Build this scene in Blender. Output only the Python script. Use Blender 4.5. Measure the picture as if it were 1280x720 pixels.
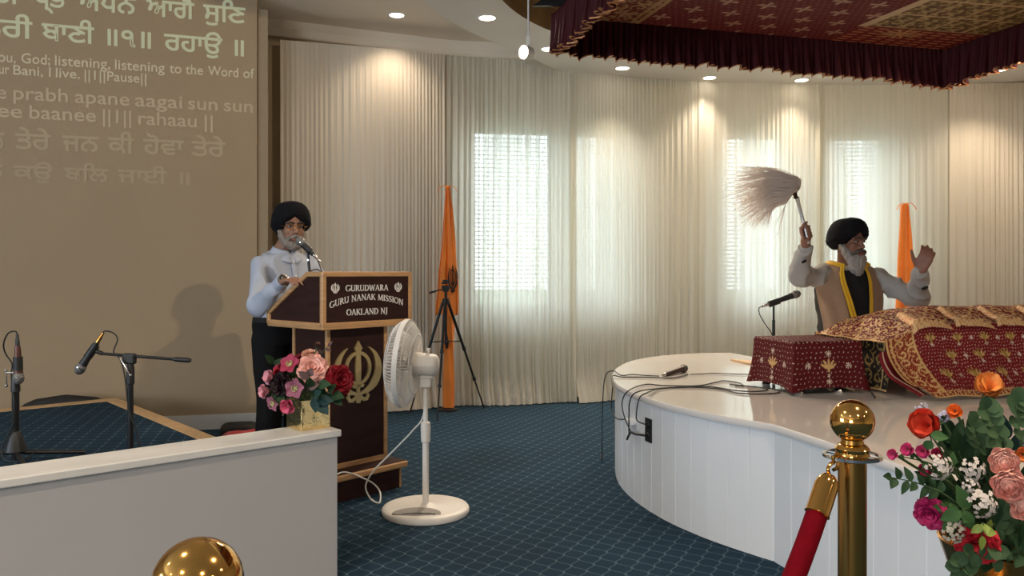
import bpy, bmesh, math, random
import numpy as np
from mathutils import Vector, Matrix, noise
from mathutils.geometry import tessellate_polygon

for o in list(bpy.data.objects):
    bpy.data.objects.remove(o, do_unlink=True)
C = bpy.context.scene.collection
SC = bpy.context.scene
V = Vector
PI = math.pi
rnd = random.Random(7)

# ------------------------------------------------------------------ camera, world, exposure
CAM_Z = 1.24
cd = bpy.data.cameras.new('camera')
cd.lens = 28.125; cd.sensor_width = 36.0; cd.shift_y = -20.0/1280.0
cd.clip_start = 0.05; cd.clip_end = 200
cam = bpy.data.objects.new('camera', cd); C.objects.link(cam)
cam.location = (0, 0, CAM_Z); cam.rotation_euler = (PI/2, 0, 0)
SC.camera = cam

SC.view_settings.view_transform = 'Standard'
SC.view_settings.look = 'None'
SC.view_settings.exposure = 0.15
SC.view_settings.gamma = 1.0
SC.view_settings.use_curve_mapping = False
SC.cycles.use_denoising = True
SC.cycles.max_bounces = 8
SC.cycles.transparent_max_bounces = 16
SC.cycles.sample_clamp_indirect = 4.0

SKY = 4.8            # daylight outside the windows
DOWN_W = 11.0        # recessed ceiling lamps over the stage
HALL_W = 16.5        # recessed ceiling lamps of the hall behind the viewer
FILL_W = 260.0        # assumed cool light from the hall's left side; also sets the added rear fill
PROJ_W = 18.0        # projector beam

world = bpy.data.worlds.new('sky'); SC.world = world; world.use_nodes = True
bg = world.node_tree.nodes['Background']
bg.inputs[0].default_value = (0.84, 0.95, 1.0, 1); bg.inputs[1].default_value = SKY

def area_light(name, loc, direction, sx, sy, power, col, spread=PI):
    l = bpy.data.lights.new(name, 'AREA'); l.shape = 'RECTANGLE'; l.size = sx; l.size_y = sy
    l.energy = power; l.color = col; l.spread = spread
    o = bpy.data.objects.new(name, l); C.objects.link(o); o.location = loc
    o.rotation_euler = V(direction).to_track_quat('-Z', 'Y').to_euler()
    return o
area_light('assumed_side_daylight', (-6.9, 0.3, 1.7), (1, 0.25, -0.05), 3.6, 1.8, FILL_W, (0.62, 0.80, 1.0))  # assumed unseen cool light from the left; the hall wall has no opening
area_light('added_rear_fill', (-3.5, -6.9, 1.7), (0.15, 1, 0), 3.2, 1.8, FILL_W*1.0, (0.95, 0.96, 1.0))  # added frontal fill from behind the viewer, no window is built there

def spot(name, loc, target, power, col, angle, blend=0.6, radius=0.05):
    l = bpy.data.lights.new(name, 'SPOT'); l.energy = power; l.color = col
    l.spot_size = angle; l.spot_blend = blend; l.shadow_soft_size = radius
    o = bpy.data.objects.new(name, l); C.objects.link(o); o.location = loc
    o.rotation_euler = (V(target)-V(loc)).to_track_quat('-Z', 'Y').to_euler()
    return o
spot('projector_beam', (1.25, 1.75, 2.95), (-3.0, 6.0, 1.5), PROJ_W*10, (1.0, 0.86, 0.68), math.radians(52), 0.5, 0.03)
WARM = (1.0, 0.82, 0.62)
TRACK_W = 5.0       # hanging spot lamps under the dome, the right one added

# ------------------------------------------------------------------ helpers
W = {}
def P(px, py, d):
    return V(((px-640)/1000.0*d, d, CAM_Z-(py-340)/1000.0*d))
def smooth(e0, e1, x):
    t = np.clip((np.asarray(x, float)-e0)/(e1-e0), 0, 1); return t*t*(3-2*t)

class MB:
    def __init__(s): s.v = []; s.f = []; s.m = []; s.cur = 0; s.M = None
    def add(s, vs, fs, mi=None):
        b = len(s.v)
        if s.M is not None: vs = [s.M @ V(v) for v in vs]
        s.v.extend(tuple(v) for v in vs)
        s.f.extend(tuple(b+i for i in f) for f in fs)
        s.m.extend([s.cur if mi is None else mi]*len(fs)); return s
    def box(s, x0, x1, y0, y1, z0, z1):
        vs = [(x, y, z) for x in (x0, x1) for y in (y0, y1) for z in (z0, z1)]
        return s.add(vs, [(0,1,3,2),(4,6,7,5),(0,4,5,1),(2,3,7,6),(0,2,6,4),(1,5,7,3)])
    def obox(s, c, ax, ay, az, hx, hy, hz):
        c, ax, ay, az = V(c), V(ax).normalized(), V(ay).normalized(), V(az).normalized()
        vs = [c+ax*hx*i+ay*hy*j+az*hz*k for i in (-1, 1) for j in (-1, 1) for k in (-1, 1)]
        return s.add(vs, [(0,1,3,2),(4,6,7,5),(0,4,5,1),(2,3,7,6),(0,2,6,4),(1,5,7,3)])
    def rings(s, rings, closed_u=True, cap=True):
        n = len(rings[0]); vs = [p for r in rings for p in r]; fs = []
        for i in range(len(rings)-1):
            for j in range(n if closed_u else n-1):
                k = (j+1) % n
                fs.append((i*n+j, i*n+k, (i+1)*n+k, (i+1)*n+j))
        if cap:
            fs.append(tuple(range(n-1, -1, -1))); b = (len(rings)-1)*n
            fs.append(tuple(b+j for j in range(n)))
        return s.add(vs, fs)
    def tube(s, pts, r, n=8, cap=True, flat=1.0):
        pts = [V(p) for p in pts]; m = len(pts)
        rr = r if isinstance(r, (list, tuple)) else [r]*m
        t0 = (pts[1]-pts[0]).normalized()
        a = V((0, 0, 1)) if abs(t0.z) < 0.9 else V((1, 0, 0))
        u = t0.cross(a).normalized(); R = []
        for i in range(m):
            t = (pts[min(i+1, m-1)]-pts[max(i-1, 0)])
            t = t.normalized() if t.length > 1e-9 else t0
            u = (u-t*u.dot(t)); u = u.normalized() if u.length > 1e-6 else t.orthogonal().normalized()
            w = t.cross(u)
            R.append([pts[i]+(u*math.cos(2*PI*k/n)+w*math.sin(2*PI*k/n)*flat)*rr[i] for k in range(n)])
        return s.rings(R, True, cap)
    def lathe(s, prof, c=(0, 0, 0), n=32, axis=(0, 0, 1)):
        q = V((0, 0, 1)).rotation_difference(V(axis)); c = V(c)
        R = [[c+q@V((r*math.cos(2*PI*k/n), r*math.sin(2*PI*k/n), z)) for k in range(n)] for r, z in prof]
        return s.rings(R, True, prof[0][0] > 1e-5 or prof[-1][0] > 1e-5)
    def prism(s, poly, h0, h1, M=None):
        """polygon in local XY extruded along local Z, placed by matrix M"""
        n = len(poly); A = sum(poly[i][0]*poly[(i+1) % n][1]-poly[(i+1) % n][0]*poly[i][1] for i in range(n))
        if A < 0: poly = poly[::-1]
        M = M or Matrix.Identity(4)
        vs = [M@V((x, y, h0)) for x, y in poly]+[M@V((x, y, h1)) for x, y in poly]
        tri = tessellate_polygon([[V((x, y, 0)) for x, y in poly]])
        fs = []
        for t in tri:
            a, b, c = (V((*poly[i], 0)) for i in t)
            if (b-a).cross(c-a).z < 0: t = (t[0], t[2], t[1])
            fs.append((t[2], t[1], t[0])); fs.append(tuple(n+i for i in t))
        for i in range(n):
            j = (i+1) % n; fs.append((i, j, n+j, n+i))
        return s.add(vs, fs)
    def ell(s, c, r, ax=None, nu=16, nv=10):
        c = V(c); X, Y, Z = ax or (V((1, 0, 0)), V((0, 1, 0)), V((0, 0, 1)))
        if not isinstance(r, (tuple, list)): r = (r, r, r)
        R = []
        for i in range(nv+1):
            th = PI*i/nv; sz = -math.cos(th); sr = max(math.sin(th), 1e-4)
            R.append([c+X*(r[0]*sr*math.cos(2*PI*k/nu))+Y*(r[1]*sr*math.sin(2*PI*k/nu))+Z*(r[2]*sz) for k in range(nu)])
        return s.rings(R)
    def rc(s, p0, r0, p1, r1, n=12, flat=1.0):
        """tapered capsule"""
        p0, p1 = V(p0), V(p1); t = (p1-p0).normalized(); pts = []; rr = []
        for a in (-85, -60, -30): pts.append(p0+t*r0*math.sin(math.radians(a))); rr.append(r0*math.cos(math.radians(a)))
        for k in range(5): pts.append(p0.lerp(p1, k/4)); rr.append(r0+(r1-r0)*k/4)
        for a in (30, 60, 85): pts.append(p1+t*r1*math.sin(math.radians(a))); rr.append(r1*math.cos(math.radians(a)))
        return s.tube(pts, rr, n, True, flat)
    def sheet(s, fn, nu, nv):
        R = [[fn(i/nu, j/nv) for i in range(nu+1)] for j in range(nv+1)]
        return s.rings(R, False, False)

def thing(name, label, cat, loc=(0, 0, 0), rz=0.0, group=None):
    o = bpy.data.objects.new(name, None); C.objects.link(o)
    o.location = loc; o.rotation_euler = (0, 0, rz); o.empty_display_size = 0.1
    o['label'] = label; o['category'] = cat
    if group: o['group'] = group
    W[o.name] = Matrix.Translation(V(loc)) @ Matrix.Rotation(rz, 4, 'Z')
    return o
def tag(o, label, cat, group=None):
    o['label'] = label; o['category'] = cat
    if group: o['group'] = group
    return o
def link_mesh(name, me, mats, parent, angle, smooth_on, origin_m):
    for m in (mats if isinstance(mats, (list, tuple)) else [mats]): me.materials.append(m)
    o = bpy.data.objects.new(name, me); C.objects.link(o)
    if smooth_on:
        me.shade_smooth()
        if angle: me.set_sharp_from_angle(angle=math.radians(angle))
    if parent is not None:
        o.parent = parent; W[o.name] = W[parent.name]
    else:
        o.matrix_world = origin_m; W[o.name] = origin_m.copy()
    return o
def build(name, mb, mats, parent=None, origin=(0, 0, 0), local=False, smooth_on=True, angle=35, bevel=0.0, seg=2, label=None, sub=0):
    """link what mb holds as ONE mesh object (world coordinates unless local)"""
    M = W[parent.name] if parent is not None else Matrix.Translation(V(origin))
    inv = M.inverted()
    vs = mb.v if local else [inv@V(v) for v in mb.v]
    me = bpy.data.meshes.new(name); me.from_pydata([tuple(v) for v in vs], [], mb.f); me.update()
    if len(set(mb.m)) > 1: me.polygons.foreach_set('material_index', mb.m)
    o = link_mesh(name, me, mats, parent, angle, smooth_on, M)
    if bevel > 0:
        b = o.modifiers.new('edge', 'BEVEL'); b.width = bevel; b.segments = seg; b.limit_method = 'ANGLE'; b.angle_limit = math.radians(40)
    if sub:
        b = o.modifiers.new('round', 'SUBSURF'); b.levels = sub; b.render_levels = sub
    if label: o['label'] = label
    return o
def remesh(mb, voxel, its=6, fac=0.5):
    """fuse the overlapping volumes of mb into one continuous surface"""
    me = bpy.data.meshes.new('tmp'); me.from_pydata(mb.v, [], mb.f); me.update()
    bm = bmesh.new(); bm.from_mesh(me); bmesh.ops.recalc_face_normals(bm, faces=bm.faces); bm.to_mesh(me); bm.free()
    o = bpy.data.objects.new('tmp', me); C.objects.link(o)
    r = o.modifiers.new('r', 'REMESH'); r.mode = 'VOXEL'; r.voxel_size = voxel
    if its:
        s = o.modifiers.new('s', 'SMOOTH'); s.iterations = its; s.factor = fac
    bpy.context.view_layer.update()
    dg = bpy.context.evaluated_depsgraph_get()
    m2 = bpy.data.meshes.new_from_object(o.evaluated_get(dg))
    out = MB(); out.v = [tuple(v.co) for v in m2.vertices]; out.f = [tuple(p.vertices) for p in m2.polygons]; out.m = [0]*len(out.f)
    bpy.data.objects.remove(o); bpy.data.meshes.remove(me); bpy.data.meshes.remove(m2)
    return out
def wrinkle(mb, amp, sc, stretch=(1, 1, 1)):
    """push the surface in and out with noise, as creases in cloth"""
    me = bpy.data.meshes.new('tmp'); me.from_pydata(mb.v, [], mb.f); me.update()
    me.calc_loop_triangles()
    ns = [v.normal.copy() for v in me.vertices]
    for i, v in enumerate(mb.v):
        q = V((v[0]*stretch[0], v[1]*stretch[1], v[2]*stretch[2]))*sc
        k = (1-abs(noise.noise(q)))**3-0.45
        mb.v[i] = tuple(V(v)+ns[i]*amp*k)
    bpy.data.meshes.remove(me); return mb
def grid_obj(name, Pts, col, mat, parent=None, origin=(0, 0, 0), flip=False):
    """(nv,nu,3) points with an optional (nv,nu,4) colour pattern as one mesh"""
    nv, nu = Pts.shape[:2]
    M = W[parent.name] if parent is not None else Matrix.Translation(V(origin))
    inv = np.array(M.inverted()); p = Pts.reshape(-1, 3)@inv[:3, :3].T+inv[:3, 3]
    i = np.arange(nv-1)[:, None]*nu+np.arange(nu-1)[None, :]
    q = np.stack([i, i+1, i+nu+1, i+nu], -1).reshape(-1, 4)
    if flip: q = q[:, ::-1]
    me = bpy.data.meshes.new(name)
    me.vertices.add(len(p)); me.vertices.foreach_set('co', p.astype(np.float32).ravel())
    me.loops.add(q.size); me.loops.foreach_set('vertex_index', q.astype(np.int32).ravel())
    me.polygons.add(len(q)); me.polygons.foreach_set('loop_start', np.arange(0, q.size, 4, dtype=np.int32))
    me.update(calc_edges=True); me.validate()
    if col is not None:
        a = me.color_attributes.new('pattern', 'FLOAT_COLOR', 'POINT'); a.data.foreach_set('color', col.astype(np.float32).ravel())
    return link_mesh(name, me, mat, parent, 0, True, M)
def structure(o): o['kind'] = 'structure'; return o
def dup(root, name=None):
    r = root.copy(); C.objects.link(r)
    if name: r.name = name
    for ch in list(root.children):
        c = ch.copy(); C.objects.link(c); c.parent = r
        for g in ch.children:
            d = g.copy(); C.objects.link(d); d.parent = c
    return r

# ------------------------------------------------------------------ materials
def nd(nt, t, **kw):
    n = nt.nodes.new(t)
    for k, v in kw.items(): setattr(n, k, v)
    return n
def mat(name, col, rough=0.5, metal=0.0, var=0.10, scale=9.0, bump=0.0, bscale=80.0, spec=0.5, coat=0.0, sheen=0.0, emis=None, es=0.0, stretch=(1, 1, 1), sss=0.0, trans=0.0):
    m = bpy.data.materials.new(name); m.use_nodes = True; nt = m.node_tree
    b = nt.nodes['Principled BSDF']
    tc = nd(nt, 'ShaderNodeTexCoord'); mp = nd(nt, 'ShaderNodeMapping'); mp.inputs['Scale'].default_value = stretch
    nt.links.new(tc.outputs['Object'], mp.inputs[0])
    no = nd(nt, 'ShaderNodeTexNoise'); no.inputs['Scale'].default_value = scale; no.inputs['Detail'].default_value = 4
    nt.links.new(mp.outputs[0], no.inputs['Vector'])
    mr = nd(nt, 'ShaderNodeMapRange'); mr.inputs[1].default_value = 0.25; mr.inputs[2].default_value = 0.75
    mr.inputs[3].default_value = 1-var; mr.inputs[4].default_value = 1+var
    nt.links.new(no.outputs[0], mr.inputs[0])
    mx = nd(nt, 'ShaderNodeMix', data_type='RGBA', blend_type='MULTIPLY'); mx.inputs[0].default_value = 1
    mx.inputs[6].default_value = (*col, 1); nt.links.new(mr.outputs[0], mx.inputs[7]); nt.links.new(mx.outputs[2], b.inputs['Base Color'])
    b.inputs['Roughness'].default_value = rough; b.inputs['Metallic'].default_value = metal
    b.inputs['Specular IOR Level'].default_value = spec; b.inputs['Coat Weight'].default_value = coat
    b.inputs['Sheen Weight'].default_value = sheen
    if sss: b.inputs['Subsurface Weight'].default_value = sss; b.inputs['Subsurface Radius'].default_value = (0.01, 0.004, 0.002)
    if emis: b.inputs['Emission Color'].default_value = (*emis, 1); b.inputs['Emission Strength'].default_value = es
    if bump:
        n2 = nd(nt, 'ShaderNodeTexNoise'); n2.inputs['Scale'].default_value = bscale; n2.inputs['Detail'].default_value = 3
        nt.links.new(mp.outputs[0], n2.inputs['Vector'])
        bu = nd(nt, 'ShaderNodeBump'); bu.inputs['Strength'].default_value = bump; bu.inputs['Distance'].default_value = 0.004
        nt.links.new(n2.outputs[0], bu.inputs['Height']); nt.links.new(bu.outputs[0], b.inputs['Normal'])
    return m
def s2l(*c): return tuple(((x/255)/12.92 if x <= 10 else (((x/255)+0.055)/1.055)**2.4) for x in c)
def pattern_mat(name, rough=0.75, gold_rough=0.35, bump=0.3, sheen=0.0):
    """woven cloth: colour from the woven pattern, metallic thread where its alpha says gold"""
    m = bpy.data.materials.new(name); m.use_nodes = True; nt = m.node_tree; b = nt.nodes['Principled BSDF']
    a = nd(nt, 'ShaderNodeVertexColor', layer_name='pattern'); nt.links.new(a.outputs['Color'], b.inputs['Base Color'])
    g = nd(nt, 'ShaderNodeMath', operation='MULTIPLY'); g.inputs[1].default_value = 0.40
    nt.links.new(a.outputs['Alpha'], g.inputs[0]); nt.links.new(g.outputs[0], b.inputs['Metallic'])
    r = nd(nt, 'ShaderNodeMapRange'); r.inputs[3].default_value = rough; r.inputs[4].default_value = gold_rough
    nt.links.new(a.outputs['Alpha'], r.inputs[0]); nt.links.new(r.outputs[0], b.inputs['Roughness'])
    tc = nd(nt, 'ShaderNodeTexCoord'); n2 = nd(nt, 'ShaderNodeTexNoise'); n2.inputs['Scale'].default_value = 220
    nt.links.new(tc.outputs['Object'], n2.inputs['Vector'])
    bu = nd(nt, 'ShaderNodeBump'); bu.inputs['Strength'].default_value = bump; bu.inputs['Distance'].default_value = 0.003
    nt.links.new(n2.outputs[0], bu.inputs['Height']); nt.links.new(bu.outputs[0], b.inputs['Normal'])
    b.inputs['Sheen Weight'].default_value = sheen; b.inputs['Specular IOR Level'].default_value = 0.25
    return m

def carpet_mat():
    m = bpy.data.materials.new('teal_trellis_carpet'); m.use_nodes = True; nt = m.node_tree; b = nt.nodes['Principled BSDF']
    L = nt.links.new
    def math_(op, a, c=None, d=None):
        n = nd(nt, 'ShaderNodeMath', operation=op)
        for i, x in enumerate((a, c, d)):
            if x is None: continue
            if isinstance(x, (int, float)): n.inputs[i].default_value = x
            else: L(x, n.inputs[i])
        return n.outputs[0]
    tc = nd(nt, 'ShaderNodeTexCoord'); mp = nd(nt, 'ShaderNodeMapping'); mp.inputs['Rotation'].default_value = (0, 0, math.radians(-10))
    L(tc.outputs['Object'], mp.inputs[0]); sp = nd(nt, 'ShaderNodeSeparateXYZ'); L(mp.outputs[0], sp.inputs[0])
    p = math_('DIVIDE', sp.outputs[0], 0.098); q = math_('DIVIDE', sp.outputs[1], 0.134)
    u = math_('ADD', p, q); v = math_('SUBTRACT', p, q)
    def wob(x, y): return math_('ADD', x, math_('MULTIPLY', math_('SINE', math_('MULTIPLY', y, 2*PI)), 0.05))
    def dist(x): return math_('ABSOLUTE', math_('SUBTRACT', math_('FRACT', math_('ADD', x, 0.5)), 0.5))
    du = dist(wob(u, v)); dv = dist(wob(v, u))
    line = math_('MINIMUM', du, dv)
    ln = nd(nt, 'ShaderNodeMapRange', interpolation_type='SMOOTHSTEP'); L(line, ln.inputs[0])
    ln.inputs[1].default_value = 0.015; ln.inputs[2].default_value = 0.06; ln.inputs[3].default_value = 0.55; ln.inputs[4].default_value = 0
    kd = math_('SQRT', math_('ADD', math_('MULTIPLY', du, du), math_('MULTIPLY', dv, dv)))
    kn = nd(nt, 'ShaderNodeMapRange', interpolation_type='SMOOTHSTEP'); L(kd, kn.inputs[0])
    kn.inputs[1].default_value = 0.06; kn.inputs[2].default_value = 0.13; kn.inputs[3].default_value = 0.9; kn.inputs[4].default_value = 0
    fac = math_('MAXIMUM', ln.outputs[0], kn.outputs[0])
    no = nd(nt, 'ShaderNodeTexNoise'); no.inputs['Scale'].default_value = 260; no.inputs['Detail'].default_value = 2; L(tc.outputs['Object'], no.inputs['Vector'])
    n3 = nd(nt, 'ShaderNodeTexNoise'); n3.inputs['Scale'].default_value = 1.6; L(tc.outputs['Object'], n3.inputs['Vector'])
    w = math_('MULTIPLY', math_('ADD', math_('MULTIPLY', no.outputs[0], 0.9), math_('MULTIPLY', n3.outputs[0], 0.5)), 1.4)
    mx = nd(nt, 'ShaderNodeMix', data_type='RGBA'); L(fac, mx.inputs[0])
    mx.inputs[6].default_value = (0.012, 0.035, 0.062, 1); mx.inputs[7].default_value = (0.092, 0.145, 0.182, 1)
    m2 = nd(nt, 'ShaderNodeMix', data_type='RGBA', blend_type='MULTIPLY'); m2.inputs[0].default_value = 1
    L(mx.outputs[2], m2.inputs[6]); L(w, m2.inputs[7]); L(m2.outputs[2], b.inputs['Base Color'])
    b.inputs['Roughness'].default_value = 0.95; b.inputs['Specular IOR Level'].default_value = 0.15; b.inputs['Sheen Weight'].default_value = 0.0
    bu = nd(nt, 'ShaderNodeBump'); bu.inputs['Strength'].default_value = 0.5; bu.inputs['Distance'].default_value = 0.004
    L(no.outputs[0], bu.inputs['Height']); L(bu.outputs[0], b.inputs['Normal'])
    return m
def sheer_mat(name='sheer_cream_voile', open_=0.32, through=0.60, cc=(0.88, 0.84, 0.75)):
    m = bpy.data.materials.new(name); m.use_nodes = True; nt = m.node_tree; L = nt.links.new
    nt.nodes.remove(nt.nodes['Principled BSDF']); out = nt.nodes['Material Output']
    tc = nd(nt, 'ShaderNodeTexCoord')
    def streak(sc, lo, hi):
        mp = nd(nt, 'ShaderNodeMapping'); mp.inputs['Scale'].default_value = (sc, sc, 0.2); L(tc.outputs['Object'], mp.inputs[0])
        no = nd(nt, 'ShaderNodeTexNoise'); no.inputs['Scale'].default_value = 1.0; no.inputs['Detail'].default_value = 3; L(mp.outputs[0], no.inputs['Vector'])
        r = nd(nt, 'ShaderNodeMapRange'); L(no.outputs[0], r.inputs[0]); r.inputs[1].default_value = 0.36; r.inputs[2].default_value = 0.64; r.inputs[3].default_value = lo; r.inputs[4].default_value = hi; return r.outputs[0]
    def mul(a, b_):
        n = nd(nt, 'ShaderNodeMath', operation='MULTIPLY')
        for k_, x in enumerate((a, b_)):
            if isinstance(x, float): n.inputs[k_].default_value = x
            else: L(x, n.inputs[k_])
        return n.outputs[0]
    # thin gauze: the weave closes up where a fold turns edge-on, opens where it faces the eye
    lw = nd(nt, 'ShaderNodeLayerWeight'); lw.inputs[0].default_value = 0.5
    op = nd(nt, 'ShaderNodeMath', operation='SUBTRACT'); op.inputs[0].default_value = 1.0; L(lw.outputs['Facing'], op.inputs[1])
    thin = mul(mul(streak(30, 0.12, 1.0), streak(9, 0.35, 1.0)), mul(op.outputs[0], open_))
    col = (*cc, 1)
    d = nd(nt, 'ShaderNodeBsdfDiffuse'); d.inputs[0].default_value = col
    t = nd(nt, 'ShaderNodeBsdfTranslucent'); t.inputs[0].default_value = (0.92, 0.90, 0.81, 1)
    tr = nd(nt, 'ShaderNodeBsdfTransparent'); tr.inputs[0].default_value = (0.97, 0.98, 0.97, 1)
    m1 = nd(nt, 'ShaderNodeMixShader'); m1.inputs[0].default_value = through; L(d.outputs[0], m1.inputs[1]); L(t.outputs[0], m1.inputs[2])
    m2 = nd(nt, 'ShaderNodeMixShader'); L(thin, m2.inputs[0]); L(m1.outputs[0], m2.inputs[1]); L(tr.outputs[0], m2.inputs[2])
    L(m2.outputs[0], out.inputs[0]); return m

M = {}
M['carpet'] = carpet_mat()
M['sheer'] = sheer_mat()
M['sheer_mid'] = sheer_mat('doubled_cream_voile', 0.15, 0.58)
M['sheer_double'] = sheer_mat('gathered_cream_voile', 0.09, 0.60)
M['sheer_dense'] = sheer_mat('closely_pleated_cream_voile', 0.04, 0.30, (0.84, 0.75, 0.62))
M['screen_wall'] = mat('tan_painted_wall', (0.42, 0.305, 0.185), 0.85, var=0.03, scale=2, bump=0.05)
M['dark_wall'] = mat('brown_painted_wall', (0.30, 0.21, 0.12), 0.85, var=0.05, scale=2)
M['cream_wall'] = mat('cream_painted_wall', (0.62, 0.56, 0.44), 0.8, var=0.03, scale=2)
M['ceiling'] = mat('cream_ceiling_paint', (0.84, 0.75, 0.63), 0.9, var=0.03, scale=2)
M['soffit'] = mat('grey_white_soffit_paint', (0.86, 0.81, 0.73), 0.9, var=0.02, scale=2)
M['dome'] = mat('bronze_dome_paint', (0.32, 0.20, 0.09), 0.45, metal=0.4, var=0.35, scale=4)
M['white_paint'] = mat('white_gloss_paint', (0.80, 0.82, 0.84), 0.35, var=0.02, scale=3)
M['low_wall'] = mat('white_satin_panel', (0.50, 0.50, 0.51), 0.4, var=0.02, scale=3)
M['marble'] = mat('pale_grey_marble', (0.80, 0.79, 0.77), 0.18, var=0.10, scale=3.0, stretch=(1, 2.5, 1))
M['stage_top'] = mat('glossy_white_stone', (0.74, 0.70, 0.67), 0.07, var=0.03, scale=2, coat=0.3)
M['base_white'] = mat('white_skirting_paint', (0.75, 0.74, 0.72), 0.5, var=0.03)
M['oak'] = mat('honey_oak', (0.52, 0.29, 0.13), 0.4, var=0.22, scale=6, stretch=(1, 1, 9), coat=0.2)
M['trim_tan'] = mat('tan_painted_trim', (0.36, 0.27, 0.17), 0.7, var=0.04)
M['oak_edge'] = mat('tan_oak_edging', (0.60, 0.38, 0.19), 0.45, var=0.2, scale=8, stretch=(6, 6, 1))
M['dark_panel'] = mat('dark_walnut_laminate', (0.032, 0.012, 0.010), 0.5, var=0.3, scale=5, stretch=(1, 1, 6), spec=0.2)
M['letter'] = mat('white_sign_letters', (0.85, 0.82, 0.78), 0.5, var=0.02)
M['gold_leaf'] = mat('brass_emblem', (0.55, 0.42, 0.20), 0.4, metal=0.6, var=0.06)
M['black'] = mat('black_plastic', (0.012, 0.012, 0.013), 0.45, var=0.2)
M['black_metal'] = mat('black_powder_coat', (0.015, 0.015, 0.016), 0.4, metal=0.3, var=0.2)
M['chrome'] = mat('chrome', (0.75, 0.74, 0.72), 0.15, metal=1.0, var=0.04)
M['mesh_grey'] = mat('microphone_grille_steel', (0.22, 0.21, 0.20), 0.45, metal=0.7, var=0.3, scale=300, bump=0.6, bscale=900)
M['cable'] = mat('black_rubber_cable', (0.012, 0.012, 0.012), 0.55, var=0.1)
M['wcable'] = mat('white_rubber_cable', (0.75, 0.73, 0.69), 0.5, var=0.04)
M['fan_white'] = mat('white_fan_plastic', (0.80, 0.76, 0.71), 0.4, var=0.02)
M['fan_grey'] = mat('grey_fan_plastic', (0.30, 0.28, 0.26), 0.5, var=0.05)
M['orange'] = mat('saffron_orange_cloth', (0.92, 0.24, 0.018), 0.7, var=0.12, scale=6, sheen=0.3, bump=0.1)
M['black_print'] = mat('black_flag_print', (0.03, 0.015, 0.01), 0.8, var=0.1)
M['gold_foil'] = mat('crinkled_gold_foil', (0.95, 0.70, 0.32), 0.20, metal=1.0, var=0.08, bump=0.8, bscale=30)
M['brass'] = mat('polished_brass', (0.80, 0.43, 0.12), 0.10, metal=1.0, var=0.05, scale=3)
M['brass_post'] = mat('brushed_brass_tube', (0.62, 0.32, 0.085), 0.22, metal=1.0, var=0.08, scale=20, stretch=(1, 1, 0.05))
M['velvet'] = mat('crimson_velvet', (0.13, 0.001, 0.006), 0.9, var=0.15, scale=30, spec=0.08, bump=0.2, bscale=250)
M['maroon'] = mat('maroon_satin', (0.060, 0.006, 0.009), 0.65, var=0.15, scale=10, spec=0.25)
M['trim_gold'] = mat('copper_gold_braid', (0.55, 0.25, 0.10), 0.4, metal=0.5, var=0.2, scale=80)
M['red_cloth'] = mat('red_cotton', (0.50, 0.02, 0.03), 0.85, var=0.12, sheen=0.2)
M['embroidered'] = pattern_mat('embroidered_brocade')
M['lamp'] = mat('lit_lamp_lens', (0.9, 0.85, 0.75), 0.4, var=0.0, emis=(1.0, 0.86, 0.68), es=14)
M['lamp_trim'] = mat('white_lamp_trim', (0.8, 0.78, 0.74), 0.5, var=0.02)
M['blind'] = mat('white_blind_slat', (0.82, 0.83, 0.82), 0.6, var=0.02)
M['glass'] = mat('window_glass', (1, 1, 1), 0.0, var=0.0)
_b = M['glass'].node_tree.nodes['Principled BSDF']; _b.inputs['Transmission Weight'].default_value = 1.0; _b.inputs['IOR'].default_value = 1.02
M['grass'] = mat('outside_lawn', (0.20, 0.24, 0.16), 0.9, var=0.3, scale=3)
def thin_glass():
    m = bpy.data.materials.new('thin_window_glass'); m.use_nodes = True; nt = m.node_tree; nt.nodes.remove(nt.nodes['Principled BSDF'])
    t = nd(nt, 'ShaderNodeBsdfTransparent'); t.inputs[0].default_value = (0.96, 0.98, 0.98, 1)
    g = nd(nt, 'ShaderNodeBsdfGlossy'); g.inputs['Roughness'].default_value = 0.02
    lw = nd(nt, 'ShaderNodeLayerWeight'); lw.inputs[0].default_value = 0.15
    mx = nd(nt, 'ShaderNodeMixShader'); nt.links.new(lw.outputs['Fresnel'], mx.inputs[0]); nt.links.new(t.outputs[0], mx.inputs[1]); nt.links.new(g.outputs[0], mx.inputs[2])
    nt.links.new(mx.outputs[0], nt.nodes['Material Output'].inputs[0]); return m
M['glass'] = thin_glass()

# ------------------------------------------------------------------ the room
CEIL = 3.45; SOF = 3.15; SC_C = (2.0, 5.0)
b = MB(); b.add([(-7, -7, 0), (7, -7, 0), (7, 9.2, 0), (-7, 9.2, 0)], [(0, 1, 2, 3)])
structure(build('floor', b, M['carpet'], smooth_on=False))
b = MB(); b.add([(-40, 9.2, -0.05), (40, 9.2, -0.05), (40, 60, -0.05), (-40, 60, -0.05)], [(0, 1, 2, 3)])
structure(build('ground', b, M['grass'], smooth_on=False))

# main ceiling with a round opening
NSEG = 96
def rect_hit(a):
    dx, dy = math.cos(a), math.sin(a); t = 1e9
    if dx > 1e-9: t = min(t, (7-SC_C[0])/dx)
    if dx < -1e-9: t = min(t, (-7-SC_C[0])/dx)
    if dy > 1e-9: t = min(t, (9.2-SC_C[1])/dy)
    if dy < -1e-9: t = min(t, (-7-SC_C[1])/dy)
    return (SC_C[0]+dx*t, SC_C[1]+dy*t)
angs = sorted(set([2*PI*k/NSEG for k in range(NSEG)]+[math.atan2(y-SC_C[1], x-SC_C[0]) % (2*PI) for x in (-7, 7) for y in (-7, 9.2)]))
b = MB(); n = len(angs)
inn = [(SC_C[0]+2.16*math.cos(a), SC_C[1]+2.16*math.sin(a)) for a in angs]; outr = [rect_hit(a) for a in angs]
vs = [(*p, CEIL) for p in inn]+[(*p, CEIL) for p in outr]
b.add(vs, [(i, (i+1) % n, n+(i+1) % n, n+i) for i in range(n)])
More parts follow.
